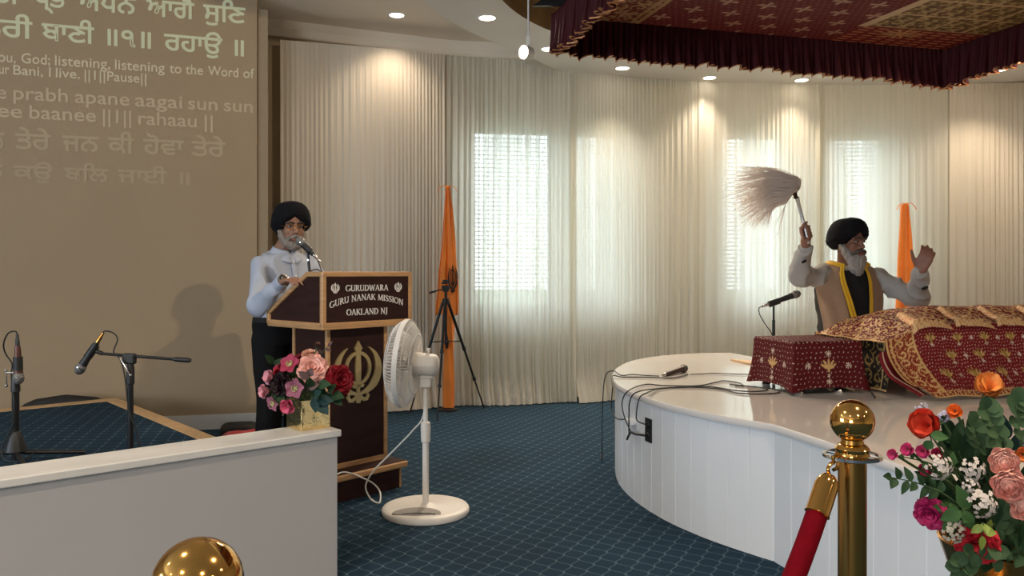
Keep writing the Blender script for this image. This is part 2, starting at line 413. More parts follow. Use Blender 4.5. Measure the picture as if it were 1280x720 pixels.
structure(build('ceiling', b, M['ceiling'], smooth_on=False))
# dropped round soffit around the dome
def soffit_r(a):
    d = math.degrees(a) % 360
    ks = [(0, 5.0), (30, 4.6), (60, 4.0), (92, 3.6), (108, 3.35), (122, 3.0), (132, 2.76), (140, 2.70), (300, 2.70), (330, 3.5), (360, 5.0)]
    for (d0, r0), (d1, r1) in zip(ks, ks[1:]):
        if d0 <= d <= d1: return r0+(r1-r0)*(d-d0)/(d1-d0)
b = MB(); n = 120; A = [2*PI*k/n for k in range(n)]
R1 = [(SC_C[0]+2.16*math.cos(a), SC_C[1]+2.16*math.sin(a)) for a in A]
R2 = [(min(SC_C[0]+soffit_r(a)*math.cos(a), 6.9), SC_C[1]+soffit_r(a)*math.sin(a)) for a in A]
b.rings([[(*p, CEIL) for p in R2], [(*p, SOF) for p in R2], [(*p, SOF) for p in R1]], True, False)
structure(build('ceiling_soffit', b, M['soffit'], angle=30))
b = MB(); rr = [(2.16, SOF), (2.16, 3.34), (2.10, 3.36), (2.10, 3.42), (1.9, 3.50), (1.4, 3.62), (0.8, 3.70), (0.01, 3.73)]
b.rings([[(SC_C[0]+r*math.cos(a), SC_C[1]+r*math.sin(a), z) for a in A] for r, z in rr], True, False)
structure(build('ceiling_dome', b, M['dome'], angle=30))

# projection wall on the left
WD = V((0.972, 0.235, 0)).normalized(); WN = V((0.235, -0.972, 0)).normalized(); WE = V((-2.04, 6.40, 0))
def wall_px(px, py):
    k = (px-640)/1000.0
    t = (k*WE.y-WE.x)/(WD.x-k*WD.y); p = WE+WD*t
    return t, CAM_Z-(py-340)/1000.0*p.y
def strip_wall(name, p0, p1, z0, z1, th, m, back=None):
    p0, p1 = V((p0[0], p0[1], 0)), V((p1[0], p1[1], 0)); t = (p1-p0).normalized(); nn = V((-t.y, t.x, 0))*th
    b = MB(); q = [p0, p1, p1+nn, p0+nn]
    b.add([(p.x, p.y, z) for z in (z0, z1) for p in q], [(3, 2, 1, 0), (4, 5, 6, 7), (0, 1, 5, 4), (1, 2, 6, 5), (2, 3, 7, 6), (3, 0, 4, 7)])
    return build(name, b, m, smooth_on=False)
wl = WE+WD*-5.2
structure(strip_wall('wall_left', wl, WE, 0, CEIL, 0.14, M['screen_wall']))
e0 = WE+WD*0.001+V((0, 0.02, 0))
structure(strip_wall('trim_1', e0, e0+WD*0.075, 0, CEIL-0.1, 0.06, M['trim_tan']))
bb = WE+WN*0.016
structure(strip_wall('baseboard_left', wl+WN*0.016, bb, 0, 0.115, 0.018, M['base_white']))
b = MB(); 

# bay wall behind the curtains, with four windows
BW = [V((-3.2, 6.78, 0)), V((-2.05, 7.10, 0)), V((-0.62, 7.72, 0)), V((0.55, 7.92, 0)), V((1.75, 8.28, 0)), V((3.20, 8.45, 0)), V((7.0, 8.25, 0))]
wins = {2: [(587, 693, 0.86, 2.66)], 3: [(717, 778, 0.86, 2.66)], 4: [(900, 984, 0.88, 2.70)], 5: [(1032, 1108, 0.88, 2.70)]}
def hit(p0, p1, px):
    k = (px-640)/1000.0; d = p1-p0; t = (k*p0.y-p0.x)/(d.x-k*d.y); return t*d.length
wn = 0
b = MB()
def seg_box(bm, p0, t, nn, s0, s1, z0, z1):
    q = [p0+t*s0, p0+t*s1, p0+t*s1+nn, p0+t*s0+nn]
    bm.add([(p.x, p.y, z) for z in (z0, z1) for p in q], [(3, 2, 1, 0), (4, 5, 6, 7), (0, 1, 5, 4), (1, 2, 6, 5), (2, 3, 7, 6), (3, 0, 4, 7)])
for i in range(len(BW)-1):
    p0, p1 = BW[i], BW[i+1]; L = (p1-p0).length; t = (p1-p0).normalized(); nn = V((-t.y, t.x, 0))*0.16
    s = 0
    for (xa, xb, za, zb) in wins.get(i, []):
        sa, sb = hit(p0, p1, xa), hit(p0, p1, xb)
        seg_box(b, p0, t, nn, s, sa, 0, CEIL); seg_box(b, p0, t, nn, sa, sb, 0, za); seg_box(b, p0, t, nn, sa, sb, zb, CEIL); s = sb
        wn += 1; f = MB(); wd = sb-sa
        def fb(s0, s1, z0, z1, d0, d1):
            q = [p0+t*s0+nn.normalized()*d0, p0+t*s1+nn.normalized()*d0, p0+t*s1+nn.normalized()*d1, p0+t*s0+nn.normalized()*d1]
            f.add([(p.x, p.y, z) for z in (z0, z1) for p in q], [(3, 2, 1, 0), (4, 5, 6, 7), (0, 1, 5, 4), (1, 2, 6, 5), (2, 3, 7, 6), (3, 0, 4, 7)])
        fb(sa, sa+0.05, za, zb, 0.05, 0.12); fb(sb-0.05, sb, za, zb, 0.05, 0.12); fb(sa, sb, za, za+0.06, 0.05, 0.12); fb(sa, sb, zb-0.05, zb, 0.05, 0.12)
        wo = structure(build('window_%d' % wn, f, M['base_white'], smooth_on=False))
        f = MB(); fb(sa+0.05, sb-0.05, za+0.05, zb-0.05, 0.085, 0.089); build('window_pane', f, M['glass'], wo, smooth_on=False)
        f = MB(); z = zb-0.07
        while z > za+0.06:
            c = p0+t*(sa+sb)/2+V((0, 0, z))-nn.normalized()*-0.025
            f.obox(c, t, nn.normalized()*0.9+V((0, 0, 0.42)), V((0, 0, 0.9))-nn.normalized()*0.42, wd/2-0.012, 0.013, 0.0011); z -= 0.0415
        fb(sa+0.01, sb-0.01, zb-0.05, zb-0.01, 0.0, 0.045)
        for ss in (0.25, 0.75): fb(sa+wd*ss-0.002, sa+wd*ss+0.002, za+0.04, zb-0.05, 0.002, 0.005)
        build('window_blind', f, M['blind'], wo, smooth_on=False)
        f = MB(); fb(sa-0.04, sb+0.04, za-0.035, za, -0.05, 0.05); build('window_sill', f, M['base_white'], wo, smooth_on=False, bevel=0.004)
    seg_box(b, p0, t, nn, s, L, 0, CEIL)
    if i == 1: structure(build('wall_back', b, mat('tan_brown_back_wall', (0.36, 0.27, 0.17), 0.85, var=0.04, scale=2), smooth_on=False)); b = MB()
structure(build('wall_bay', b, mat('cream_bay_wall', (0.74, 0.69, 0.58), 0.85, var=0.04, scale=2), smooth_on=False))
# cornice on the wall above the left curtain
b = MB()
for i in (0, 1, 2):
    p0, p1 = BW[i], BW[i+1]; t = (p1-p0).normalized(); nn = V((t.y, -t.x, 0))
    prof = [(0.0, 3.325), (0.03, 3.325), (0.045, 3.345), (0.05, 3.39), (0.085, 3.43), (0.10, CEIL), (0.0, CEIL)]
    R = [[p+nn*a+V((0, 0, z)) for a, z in prof] for p in (p0-t*0.02, p1+t*0.02)]
    b.rings(R)
structure(build('trim_2', b, M['ceiling'], angle=30))
# rest of the hall, around and behind the viewer
structure(strip_wall('wall_hall_left', (-7, -7), (-7, 6.6), 0, CEIL, 0.15, M['cream_wall']))
structure(strip_wall('wall_hall_right', (7, 9.2), (7, -7), 0, CEIL, 0.15, M['cream_wall']))
structure(strip_wall('wall_hall_rear', (7, -7), (-7, -7), 0, CEIL, 0.15, M['cream_wall']))
structure(strip_wall('wall_hall_corner', (-7, 5.2), (-3.0, 6.9), 0, CEIL, -0.15, M['dark_wall']))

# recessed ceiling lamps
def downlight(name, loc, label, power, ang=100, group=None, tgt=None, lit=True):
    x, y, z = loc
    t = thing(name, label, 'ceiling light', (x, y, z), 0, group)
    b = MB(); b.lathe([(0.060, 0.0), (0.062, -0.006), (0.078, -0.005), (0.082, 0.0), (0.082, 0.004), (0.060, 0.004)], n=28); b.v = [(p[0]+x, p[1]+y, p[2]+z) for p in b.v]
    build('lamp_trim', b, M['lamp_trim'], t)
    b = MB(); b.lathe([(0.061, -0.001), (0.045, -0.006), (0.0001, -0.009)], (x, y, z), 24); b.f.append(tuple(range(23, -1, -1))); b.m.append(0)
    build('lamp_lens', b, M['lamp'], t)
    l = spot('lamp_light', (x, y, z-0.03), tgt or (x, y, 0), power, WARM, math.radians(ang), 0.8, 0.05)
    return t
DL = [((609, 22), SOF, 'recessed ceiling light in the white soffit, second from the left wall'),
      ((686, 61), SOF, 'recessed ceiling light half behind the canopy\'s hanging corner, beside the spot lamp'),
      ((778, 85), SOF, 'recessed ceiling light in the soffit just right of the canopy\'s left corner'),
      ((887, 97), SOF, 'recessed ceiling light in the soffit above the hair whisk'),
      ((1002, 100), SOF, 'recessed ceiling light in the soffit, farthest along the arc to the right')]
for (px, py), z, lab in DL:
    d = (z-CAM_Z)/(340-py)*1000
    x_ = (px-640)/1000*d; downlight('recessed_light', (x_, d, z), lab, DOWN_W*10, 110, 'recessed lights along the soffit', (x_+(SC_C[0]-x_)*0.35, d-1.3, 0))
d = 2.21/0.319
downlight('recessed_light', ((497-640)/1000*d, d-0.05, CEIL), 'recessed ceiling light in the cream ceiling close to the curtain top', DOWN_W*3.0, 120, None, None)
downlight('recessed_light', (4.6, 7.55, SOF), 'recessed ceiling light near the right curtain, behind the canopy', DOWN_W*5, 120, None)
for i, (x, y) in enumerate([(x, y) for x in (-4.2, -1.6, 1.4, 4.2) for y in (-4.2, -1.6, 1.0)]):
    downlight('hall_light', (x, y, CEIL), 'recessed ceiling light of the hall, out of the picture', HALL_W*10, 140, 'hall ceiling lights')

# ------------------------------------------------------------------ curtains
CP = [V((-1.99, 6.87, 0)), V((-1.0, 7.18, 0)), V((-0.52, 7.38, 0)), V((0.0, 7.50, 0)), V((0.61, 7.60, 0)), V((1.8, 7.95, 0)), V((3.16, 8.12, 0)), V((4.3, 8.08, 0)), V((5.9, 7.98, 0))]
def cpath(n):
    out = []; ext = [CP[0]*2-CP[1]]+CP+[CP[-1]*2-CP[-2]]
    for i in range(len(CP)-1):
        a, b_, c, d = ext[i:i+4]
        for k in range(n):
            t = k/n; out.append(0.5*((2*b_)+(c-a)*t+(2*a-5*b_+4*c-d)*t*t+(3*b_-a-3*c+d)*t**3))
    out.append(CP[-1].copy()); return out
CPs = cpath(40); cx = np.array([p.x for p in CPs]); cy = np.array([p.y for p in CPs])
def curtain(label, x0, x1, seed, lam=0.085, amp=0.024, grp='sheer curtain panels', hem=False, cloth='sheer'):
    r = np.random.RandomState(seed)
    L = math.hypot(x1-x0, np.interp(x1, cx, cy)-np.interp(x0, cx, cy)); nu = int(L/0.0060); nv = 26
    xs = np.linspace(x0, x1, nu); ys = np.interp(xs, cx, cy); tx = np.gradient(xs); ty = np.gradient(ys); tl = np.hypot(tx, ty); nx, ny = ty/tl, -tx/tl
    s = np.linspace(0, L, nu)
    # irregular pleats: the phase runs at a rate that wanders
    rate = 1+0.75*np.interp(s, np.linspace(0, L, max(4, int(L/0.22))), r.uniform(-1, 1, max(4, int(L/0.22))))
    ph = np.cumsum(rate)*(L/nu)/lam*2*PI
    am = amp*(0.80+0.75*np.interp(s, np.linspace(0, L, max(4, int(L/0.3))), r.uniform(-0.6, 1, max(4, int(L/0.3)))))
    ztop = 3.235-0.095*smooth(-0.05, 0.42, xs)
    Pt = np.zeros((nv, nu, 3))
    for j in range(nv):
        f = j/(nv-1); z = ztop*(1-f)+0.012*f
        low = f**2
        o = am*(np.sin(ph+0.5*math.sin(f*4+seed))*(0.45+0.65*f) + 0.35*np.sin(ph*2.3+1.0)*(1-f)*0.8 + 0.45*np.sin(ph*0.37+2+f*1.3)*(0.4+f))
        if f < 0.04: o = am*0.6*np.sin(ph*2.0)
        flare = 0.10*smooth(0.93, 1.0, f)*(0.6+0.5*np.sin(s*5+seed))
        lx = 0.010*np.sin(ph*0.5+f*3)*low
        Pt[j, :, 0] = xs+nx*(o+flare)+lx; Pt[j, :, 1] = ys+ny*(o+flare); Pt[j, :, 2] = z
    Pt[:, :, 2] = np.maximum(Pt[:, :, 2], 0.006)
    org = (float(xs.mean()), float(ys.mean()), 0)
    t = thing('sheer_curtain', label, 'curtain', org, 0, grp)
    grid_obj('curtain_cloth', Pt, None, M[cloth], t)
    bm = MB(); bm.tube([(x, y+0.045, zz) for x, y, zz in zip(xs[::28], ys[::28], ztop[::28]-0.012)], 0.009, 8); build('curtain_rail', bm, M['base_white'], t)
    if hem:
        e = int(0.075/0.0060); q = Pt[:, -e:, :]; w = np.linspace(0, 1, e)[None, :]
        lay = np.concatenate([q+np.array([nx[-1], ny[-1], 0])*0.010*(1-0.6*w[..., None]), (q+np.array([nx[-1], ny[-1], 0])*0.022)[:, ::-1]], 1); lay[0, :, 2] -= 0.02
        grid_obj('curtain_hem', lay, None, M['sheer'], t)
    return t
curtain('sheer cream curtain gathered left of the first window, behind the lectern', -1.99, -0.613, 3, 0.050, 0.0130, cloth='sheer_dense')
curtain('sheer cream curtain over the bright window behind the orange flag', -0.603, 0.600, 5, 0.060, 0.0130, hem=True)
curtain('sheer cream curtain right of the dark centre seam, in front of the narrow second window', 0.608, 1.846, 8, 0.060, 0.0105, cloth='sheer_double')
curtain('sheer cream curtain behind the waved white whisk', 1.856, 3.148, 11, 0.056, 0.0110, hem=True, cloth='sheer_mid')
curtain('sheer cream curtain behind the seated man with the yellow scarf', 3.158, 4.402, 15, 0.058, 0.0105, cloth='sheer_mid')
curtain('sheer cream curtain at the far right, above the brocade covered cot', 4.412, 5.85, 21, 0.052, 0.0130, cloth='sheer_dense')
# ------------------------------------------------------------------ the white stage on the right
ST_Z = 0.59
curve = [(1.76, 6.46), (1.45, 6.40), (1.13, 6.20), (0.86, 5.84), (0.68, 5.32), (0.61, 4.80), (0.635, 4.40), (0.735, 4.02), (0.865, 3.75), (0.985, 3.57), (1.105, 3.42)]
def crom(pts, n):
    pts = [V((*p, 0)) for p in pts]; ext = [pts[0]*2-pts[1]]+pts+[pts[-1]*2-pts[-2]]; out = []
    for i in range(len(pts)-1):
        a, b_, c, d = ext[i:i+4]
        for k in range(n):
            t = k/n; out.append(0.5*((2*b_)+(c-a)*t+(2*a-5*b_+4*c-d)*t*t+(3*b_-a-3*c+d)*t**3))
    out.append(pts[-1]); return out
def resample(pts, step):
    L = [0]
    for a, b_ in zip(pts, pts[1:]): L.append(L[-1]+(b_-a).length)
    n = max(2, round(L[-1]/step)); out = []; j = 0
    for k in range(n+1):
        s = L[-1]*k/n
        while j < len(L)-2 and L[j+1] < s: j += 1
        t = (s-L[j])/(L[j+1]-L[j]); out.append(pts[j].lerp(pts[j+1], t))
    return out
tail = [(1.30, 2.72), (1.46, 2.10), (5.9, 2.30), (5.9, 6.85), (1.93, 5.85)]
def outline(step):
    pl = resample(crom(curve, 12), step)
    pts = pl[:]; prev = pl[-1]
    for q in tail+[curve[0]]:
        q = V((*q, 0)); seg = resample([prev, q], step); pts += seg[1:]; prev = q
    return pts[:-1]
st = thing('stage_platform', 'large white curved stage platform with glossy top and grooved panel front', 'stage', (2.6, 4.6, 0))
ol = outline(0.118)
def inset(pts, d):
    n = len(pts); out = []
    for i in range(n):
        t = (pts[(i+1) % n]-pts[i-1]).normalized(); out.append(pts[i]+V((-t.y, t.x, 0))*d)
    return out
# the outline runs so that its left side is inwards
def body_ring(pts, z, d0, dg):
    n = len(pts); ring = []
    for i in range(n):
        a, b_ = pts[i], pts[(i+1) % n]; t = (b_-a).normalized(); w = V((-t.y, t.x, 0)); l = (b_-a).length; g = min(0.004, l*0.2)
        tp = (a-pts[i-1]).normalized(); wp = (w+V((-tp.y, tp.x, 0))).normalized()
        ring += [a+wp*(d0+dg)+V((0, 0, z)), a+t*g+w*d0+V((0, 0, z)), b_-t*g+w*d0+V((0, 0, z))]
    return ring
b = MB(); b.rings([body_ring(ol, z, 0.018, 0.005) for z in (0.0, ST_Z-0.03)], True, False)
build('stage_panelling', b, M['white_paint'], st, angle=25)
of = outline(0.05); b = MB()
prof = [(0.016, ST_Z-0.033), (0.002, ST_Z-0.032), (0.0, ST_Z-0.028), (0.0, ST_Z-0.006), (0.004, ST_Z-0.001), (0.010, ST_Z)]
rg = [[p+V((0, 0, z)) for p in inset(of, d_)] for d_, z in prof]
b.rings(rg, True, False)
b.rings([[p+V((0, 0, ST_Z-0.0335)) for p in of]]*1+[[p+V((0, 0, ST_Z-0.033)) for p in inset(of, 0.016)]], True, False) if False else None
base = len(b.v); top = inset(of, 0.010); b.v += [(p.x, p.y, ST_Z) for p in top]
for t3 in tessellate_polygon([[V((p.x, p.y, 0)) for p in top]]):
    a, c, d_ = (top[i] for i in t3)
    if (c-a).cross(d_-a).z < 0: t3 = (t3[0], t3[2], t3[1])
    b.f.append(tuple(base+i for i in t3)); b.m.append(0)
build('stage_top', b, M['stage_top'], st, angle=40)
# floor board lying on the stage behind the covered box
b = MB(); q0 = P(913, 449, 5.92); q0.z = ST_Z
fbd = thing('flat_board', 'thin tan board lying flat on the stage, behind the red covered box', 'board', (1.85, 5.6, ST_Z))
pts = [(1.60, 5.86), (1.66, 5.62), (1.98, 5.45), (2.02, 5.58)]
b.prism(pts, ST_Z+0.001, ST_Z+0.012); build('board', b, M['oak_edge'], fbd, smooth_on=False, bevel=0.002)
kb = MB(); kb.ell((1.745, 5.70, ST_Z+0.025), (0.03, 0.03, 0.014)); build('knob', kb, M['black'], fbd)

# ------------------------------------------------------------------ low white wall at lower left
U = V((0.745, 0.667, 0)).normalized(); N2 = V((-U.y, U.x, 0)); C0 = V((-0.692, 3.25, 0))
def uv(u, v, z=0): p = C0+U*u+N2*v; return V((p.x, p.y, z))
rzU = math.atan2(U.y, U.x)
lw = thing('low_wall', 'long low white wall with a pale marble cap, in front of the carpeted platform', 'low wall', tuple(C0), rzU)
b = MB(); b.box(-3.6, -0.012, 0.012, 0.188, 0, 0.57); build('wall_panel', b, M['low_wall'], lw, local=True, smooth_on=False, bevel=0.003)
b = MB(); b.box(-3.6, 0.0, 0.0, 0.20, 0.572, 0.60); build('marble_cap', b, M['marble'], lw, local=True, smooth_on=False, bevel=0.004)

# ------------------------------------------------------------------ carpeted platform behind it
PZ = 0.32
pf = thing('carpeted_platform', 'low platform topped with blue trellis carpet and edged in oak, against the tan wall', 'platform', tuple(uv(-1.2, 1.8)), rzU)
inv = W[pf.name].inverted()
def pbox(bm, u0, u1, v0, v1, z0, z1):
    o = uv(-1.2, 1.8); bm.box(u0+1.2, u1+1.2, v0-1.8, v1-1.8, z0, z1)
b = MB(); pbox(b, -3.0, 0.06, 0.215, 3.38, 0, PZ-0.045); build('platform_base', b, M['dark_panel'], pf, local=True, smooth_on=False)
b = MB(); pbox(b, -3.0, 0.0, 0.22, 3.30, PZ-0.045, PZ-0.004); build('carpet_top', b, M['carpet'], pf, local=True, smooth_on=False)
b = MB(); pbox(b, -3.0, 0.10, 3.30, 3.42, PZ-0.05, PZ); build('oak_edging', b, M['oak_edge'], pf, local=True, smooth_on=False, bevel=0.008)
b = MB(); pbox(b, 0.0, 0.10, 0.215, 3.30, PZ-0.05, PZ); build('oak_edging', b, M['oak_edge'], pf, local=True, smooth_on=False, bevel=0.008)

# black bags and red cloth on the floor by the wall
def cushion(name, lab, cat, c, ax, lx, ly, lz, m):
    ax = V((*ax, 0)).normalized(); ay = V((-ax.y, ax.x, 0)); b = MB(); R = []
    for i in range(13):
        z = -1+2*i/12; k = (1-abs(z)**3)**0.5 if abs(z) < 1 else 0.02
        R.append([V(c)+ax*(lx*k*np.sign(math.cos(a))*abs(math.cos(a))**0.6)+ay*(ly*k*np.sign(math.sin(a))*abs(math.sin(a))**0.6)+V((0, 0, lz*(z+1)+0.008*math.sin(3*a))) for a in [2*PI*j/28 for j in range(28)]])
    b.rings(R); return tag(build(name, b, m, None, origin=c), lab, cat)
cushion('padded_bag', 'long flat black padded bag lying on the floor between platform and tan wall', 'bag', (-3.27, 5.86, 0.0), (0.97, 0.235), 0.33, 0.06, 0.167, mat('black_nylon', (0.02, 0.018, 0.017), 0.7, var=0.2))
cushion('shoulder_bag', 'small black bag on the floor by the skirting, right beside the standing man', 'bag', (-2.07, 6.08, 0.0), (0.97, 0.235), 0.14, 0.09, 0.048, mat('black_nylon_two', (0.02, 0.018, 0.017), 0.7, var=0.2))
b = MB()
def rc_fn(u, v):
    x, y = (u-0.5)*0.50, (v-0.5)*0.30; e = min(u, 1-u, v, 1-v)
    p = V((-1.88, 5.72, 0))+WD*x-WN*y
    return V((p.x, p.y, 0.012+0.085*smooth(0, 0.25, e)+0.012*math.sin(u*14)*math.sin(v*9)))
b.sheet(rc_fn, 26, 18); o = build('folded_cloth', b, M['red_cloth'], None, origin=(-1.88, 5.72, 0)); o.modifiers.new('t', 'SOLIDIFY').thickness = 0.006
tag(o, 'red folded cloth on the floor behind the low wall, left of the standing man', 'cloth')

# ------------------------------------------------------------------ khanda emblem outlines
def ribbon(pts, ws):
    L, R = [], []
    for i, p in enumerate(pts):
        a, b_ = pts[max(i-1, 0)], pts[min(i+1, len(pts)-1)]; dx, dy = b_[0]-a[0], b_[1]-a[1]; l = math.hypot(dx, dy) or 1
        L.append((p[0]-dy/l*ws[i], p[1]+dx/l*ws[i])); R.append((p[0]+dy/l*ws[i], p[1]-dx/l*ws[i]))
    return L, R
def add_ribbon(bm, pts, ws, h0, h1, Mx):
    L, R = ribbon(pts, ws); n = len(pts)
    vs = [Mx@V((x, y, h)) for h in (h0, h1) for x, y in L]; vs2 = [Mx@V((x, y, h)) for h in (h0, h1) for x, y in R]
    al = vs+vs2; fs = []
    for i in range(n-1):
        fs += [(n+i, 3*n+i, 3*n+i+1, n+i+1), (i, i+1, 2*n+i+1, 2*n+i), (i, n+i, n+i+1, i+1), (2*n+i, 2*n+i+1, 3*n+i+1, 3*n+i)]
    fs += [(0, 2*n, 3*n, n), (n-1, 2*n-1, 4*n-1, 3*n-1)]
    bm.add(al, fs)
def khanda(bm, Mx, s, h0, h1):
    """unit emblem about 1 high, 0.9 wide, centred; Mx maps (x,y,h)"""
    Sx = Mx@Matrix.Diagonal((s, s, 1, 1))
    # upright double edged sword
    bl = [(0, 0.52), (0.075, 0.40), (0.040, 0.33), (0.055, 0.05), (0.045, -0.20), (0.03, -0.24), (0.03, -0.40), (0.055, -0.44), (0.04, -0.49), (0, -0.50)]
    bm.prism(bl+[(-x, y) for x, y in bl[-2:0:-1]], h0, h1, Sx)
    bm.prism([(-0.12, -0.20), (-0.10, -0.245), (0.10, -0.245), (0.12, -0.20), (0.05, -0.19), (-0.05, -0.19)], h0, h1, Sx)
    # ring
    a = [2*PI*k/36 for k in range(37)]
    add_ribbon(bm, [(0.235*math.cos(t), 0.07+0.25*math.sin(t)) for t in a], [0.028]*37, h0, h1*0.9, Sx)
    # two curved swords
    for sg in (-1, 1):
        pts, ws = [], []
        for k in range(25):
            t = k/24; an = math.radians(60-138*t)
            x = 0.415*math.cos(an); y = 0.06+0.40*math.sin(an)
            pts.append((sg*x, y)); ws.append(0.006+0.066*math.sin(min(t*1.2, 1)*PI*0.60)*(1 if t < 0.72 else 1-(t-0.72)*2.3))
        pts += [(sg*0.02, -0.365), (-sg*0.05, -0.40), (-sg*0.11, -0.445), (-sg*0.17, -0.44), (-sg*0.20, -0.39), (-sg*0.18, -0.34)]; ws += [0.028, 0.026, 0.030, 0.032, 0.028, 0.012]
        add_ribbon(bm, pts, ws, h0, h1*0.95, Sx)

# ------------------------------------------------------------------ serif capitals for the lectern sign
T_, t_ = 0.075, 0.035
def arc(cx_, cy_, rx, ry, a0, a1, n=16, thick=None):
    p, w = [], []
    for k in range(n+1):
        a = math.radians(a0+(a1-a0)*k/n); p.append((cx_+rx*math.cos(a), cy_+ry*math.sin(a)))
        w.append(thick or (t_+(T_-t_)*abs(math.cos(a))))
    return p, w
def ln(x0, y0, x1, y1, w): return [(x0, y0), ((x0+x1)/2, (y0+y1)/2), (x1, y1)], [w]*3
def sf(x, y, h=0.13): return ln(x-h, y, x+h, y, 0.025)
GL = {
 'G': (0.92, [arc(0.46, 0.5, 0.38, 0.47, 42, 322), ln(0.78, 0.06, 0.78, 0.42, T_), sf(0.78, 0.42)]),
 'U': (0.86, [ln(0.16, 1, 0.16, 0.3, T_), arc(0.43, 0.32, 0.27, 0.30, 180, 360), ln(0.70, 0.3, 0.70, 1, t_), sf(0.16, 0.98), sf(0.70, 0.98)]),
 'R': (0.82, [ln(0.18, 0, 0.18, 1, T_), arc(0.28, 0.74, 0.28, 0.23, 90, -90), ln(0.18, 0.97, 0.3, 0.97, t_), ln(0.18, 0.51, 0.3, 0.51, t_), ln(0.36, 0.5, 0.74, 0.02, T_), sf(0.18, 0.02), sf(0.76, 0.02, 0.1), sf(0.12, 0.98, 0.08)]),
 'D': (0.92, [ln(0.18, 0, 0.18, 1, T_), arc(0.30, 0.5, 0.48, 0.47, 90, -90), ln(0.18, 0.97, 0.32, 0.97, t_), ln(0.18, 0.03, 0.32, 0.03, t_), sf(0.12, 0.98, 0.08), sf(0.12, 0.02, 0.08)]),
 'W': (1.16, [ln(0.10, 1, 0.34, 0, T_), ln(0.34, 0, 0.58, 0.95, t_), ln(0.58, 0.95, 0.82, 0, T_), ln(0.82, 0, 1.06, 1, t_), sf(0.10, 0.98), sf(1.06, 0.98)]),
 'A': (0.88, [ln(0.10, 0, 0.42, 1, t_), ln(0.42, 1, 0.76, 0, T_), ln(0.22, 0.34, 0.64, 0.34, t_), sf(0.10, 0.02, 0.11), sf(0.76, 0.02, 0.11)]),
 'N': (0.96, [ln(0.17, 0, 0.17, 1, t_), ln(0.17, 0.98, 0.78, 0.02, T_), ln(0.78, 0, 0.78, 1, t_), sf(0.15, 0.98, 0.1), sf(0.17, 0.02), sf(0.78, 0.98)]),
 'K': (0.86, [ln(0.18, 0, 0.18, 1, T_), ln(0.24, 0.42, 0.70, 0.98, t_), ln(0.36, 0.55, 0.76, 0.02, T_), sf(0.18, 0.02), sf(0.18, 0.98), sf(0.70, 0.98, 0.1), sf(0.76, 0.02, 0.1)]),
 'M': (1.08, [ln(0.14, 0, 0.20, 1, t_), ln(0.20, 0.98, 0.54, 0.06, T_), ln(0.54, 0.06, 0.88, 1, t_), ln(0.88, 1, 0.94, 0, T_), sf(0.14, 0.02, 0.11), sf(0.94, 0.02)]),
 'I': (0.40, [ln(0.20, 0, 0.20, 1, T_), sf(0.20, 0.02), sf(0.20, 0.98)]),
 'S': (0.66, [([(0.56, 0.78), (0.52, 0.92), (0.34, 0.97), (0.16, 0.88), (0.14, 0.70), (0.32, 0.54), (0.50, 0.42), (0.56, 0.24), (0.44, 0.06), (0.26, 0.03), (0.12, 0.10), (0.09, 0.24)], [t_, t_, t_, 0.05, T_, T_, T_, T_, 0.05, t_, t_, t_])]),
 'O': (0.96, [arc(0.48, 0.5, 0.38, 0.47, 0, 360, 28)]),
 'L': (0.74, [ln(0.18, 0, 0.18, 1, T_), ln(0.18, 0.03, 0.64, 0.03, t_), ln(0.64, 0.0, 0.66, 0.2, t_), sf(0.18, 0.98), sf(0.12, 0.02, 0.08)]),
 'J': (0.46, [([(0.26, 1), (0.26, 0.5), (0.26, 0.1), (0.18, -0.12), (0.04, -0.18)], [T_, T_, T_, 0.05, t_]), sf(0.26, 0.98)]),
}
def sign_line(bm, text, x0, x1, yb, h, Mx, arch=0.0):
    adv = [0.42 if ch == ' ' else GL[ch][0] for ch in text]; tot = sum(adv); k = (x1-x0)/tot; x = x0; xm = (x0+x1)/2; hw = (x1-x0)/2
    for ch, a in zip(text, adv):
        if ch != ' ':
            for pts, ws in GL[ch][1]:
                q = []
                for px, py in pts:
                    X = x+px*k; f = (X-xm)/hw; q.append((X, yb+py*h-arch*f*f))
                add_ribbon(bm, q, [w*h for w in ws], 0.0, 0.003, Mx)
        x += a*k

# ------------------------------------------------------------------ lectern
LZ = math.atan2(0.743, 0.669); KL = (-1.0, 4.22, 0)
lec = thing('lectern', 'dark brown lectern with oak edges, white sign lettering and a brass emblem', 'lectern', KL, LZ)
ZB, ZT = 0.943, 1.24
sd = [(0.004, ZB+0.02), (0.004, ZT-0.012), (0.148, ZT-0.012), (0.525, 1.0), (0.525, ZB+0.02)]   # side outline: (y, z)
MX = Matrix(((0, 0, 1, 0), (1, 0, 0, 0), (0, 1, 0, 0), (0, 0, 0, 1)))    # (y,z) outline pushed along x
b = MB(); b.prism(sd, 0.012, 0.608, MX); build('head_panel', b, M['dark_panel'], lec, local=True, smooth_on=False)
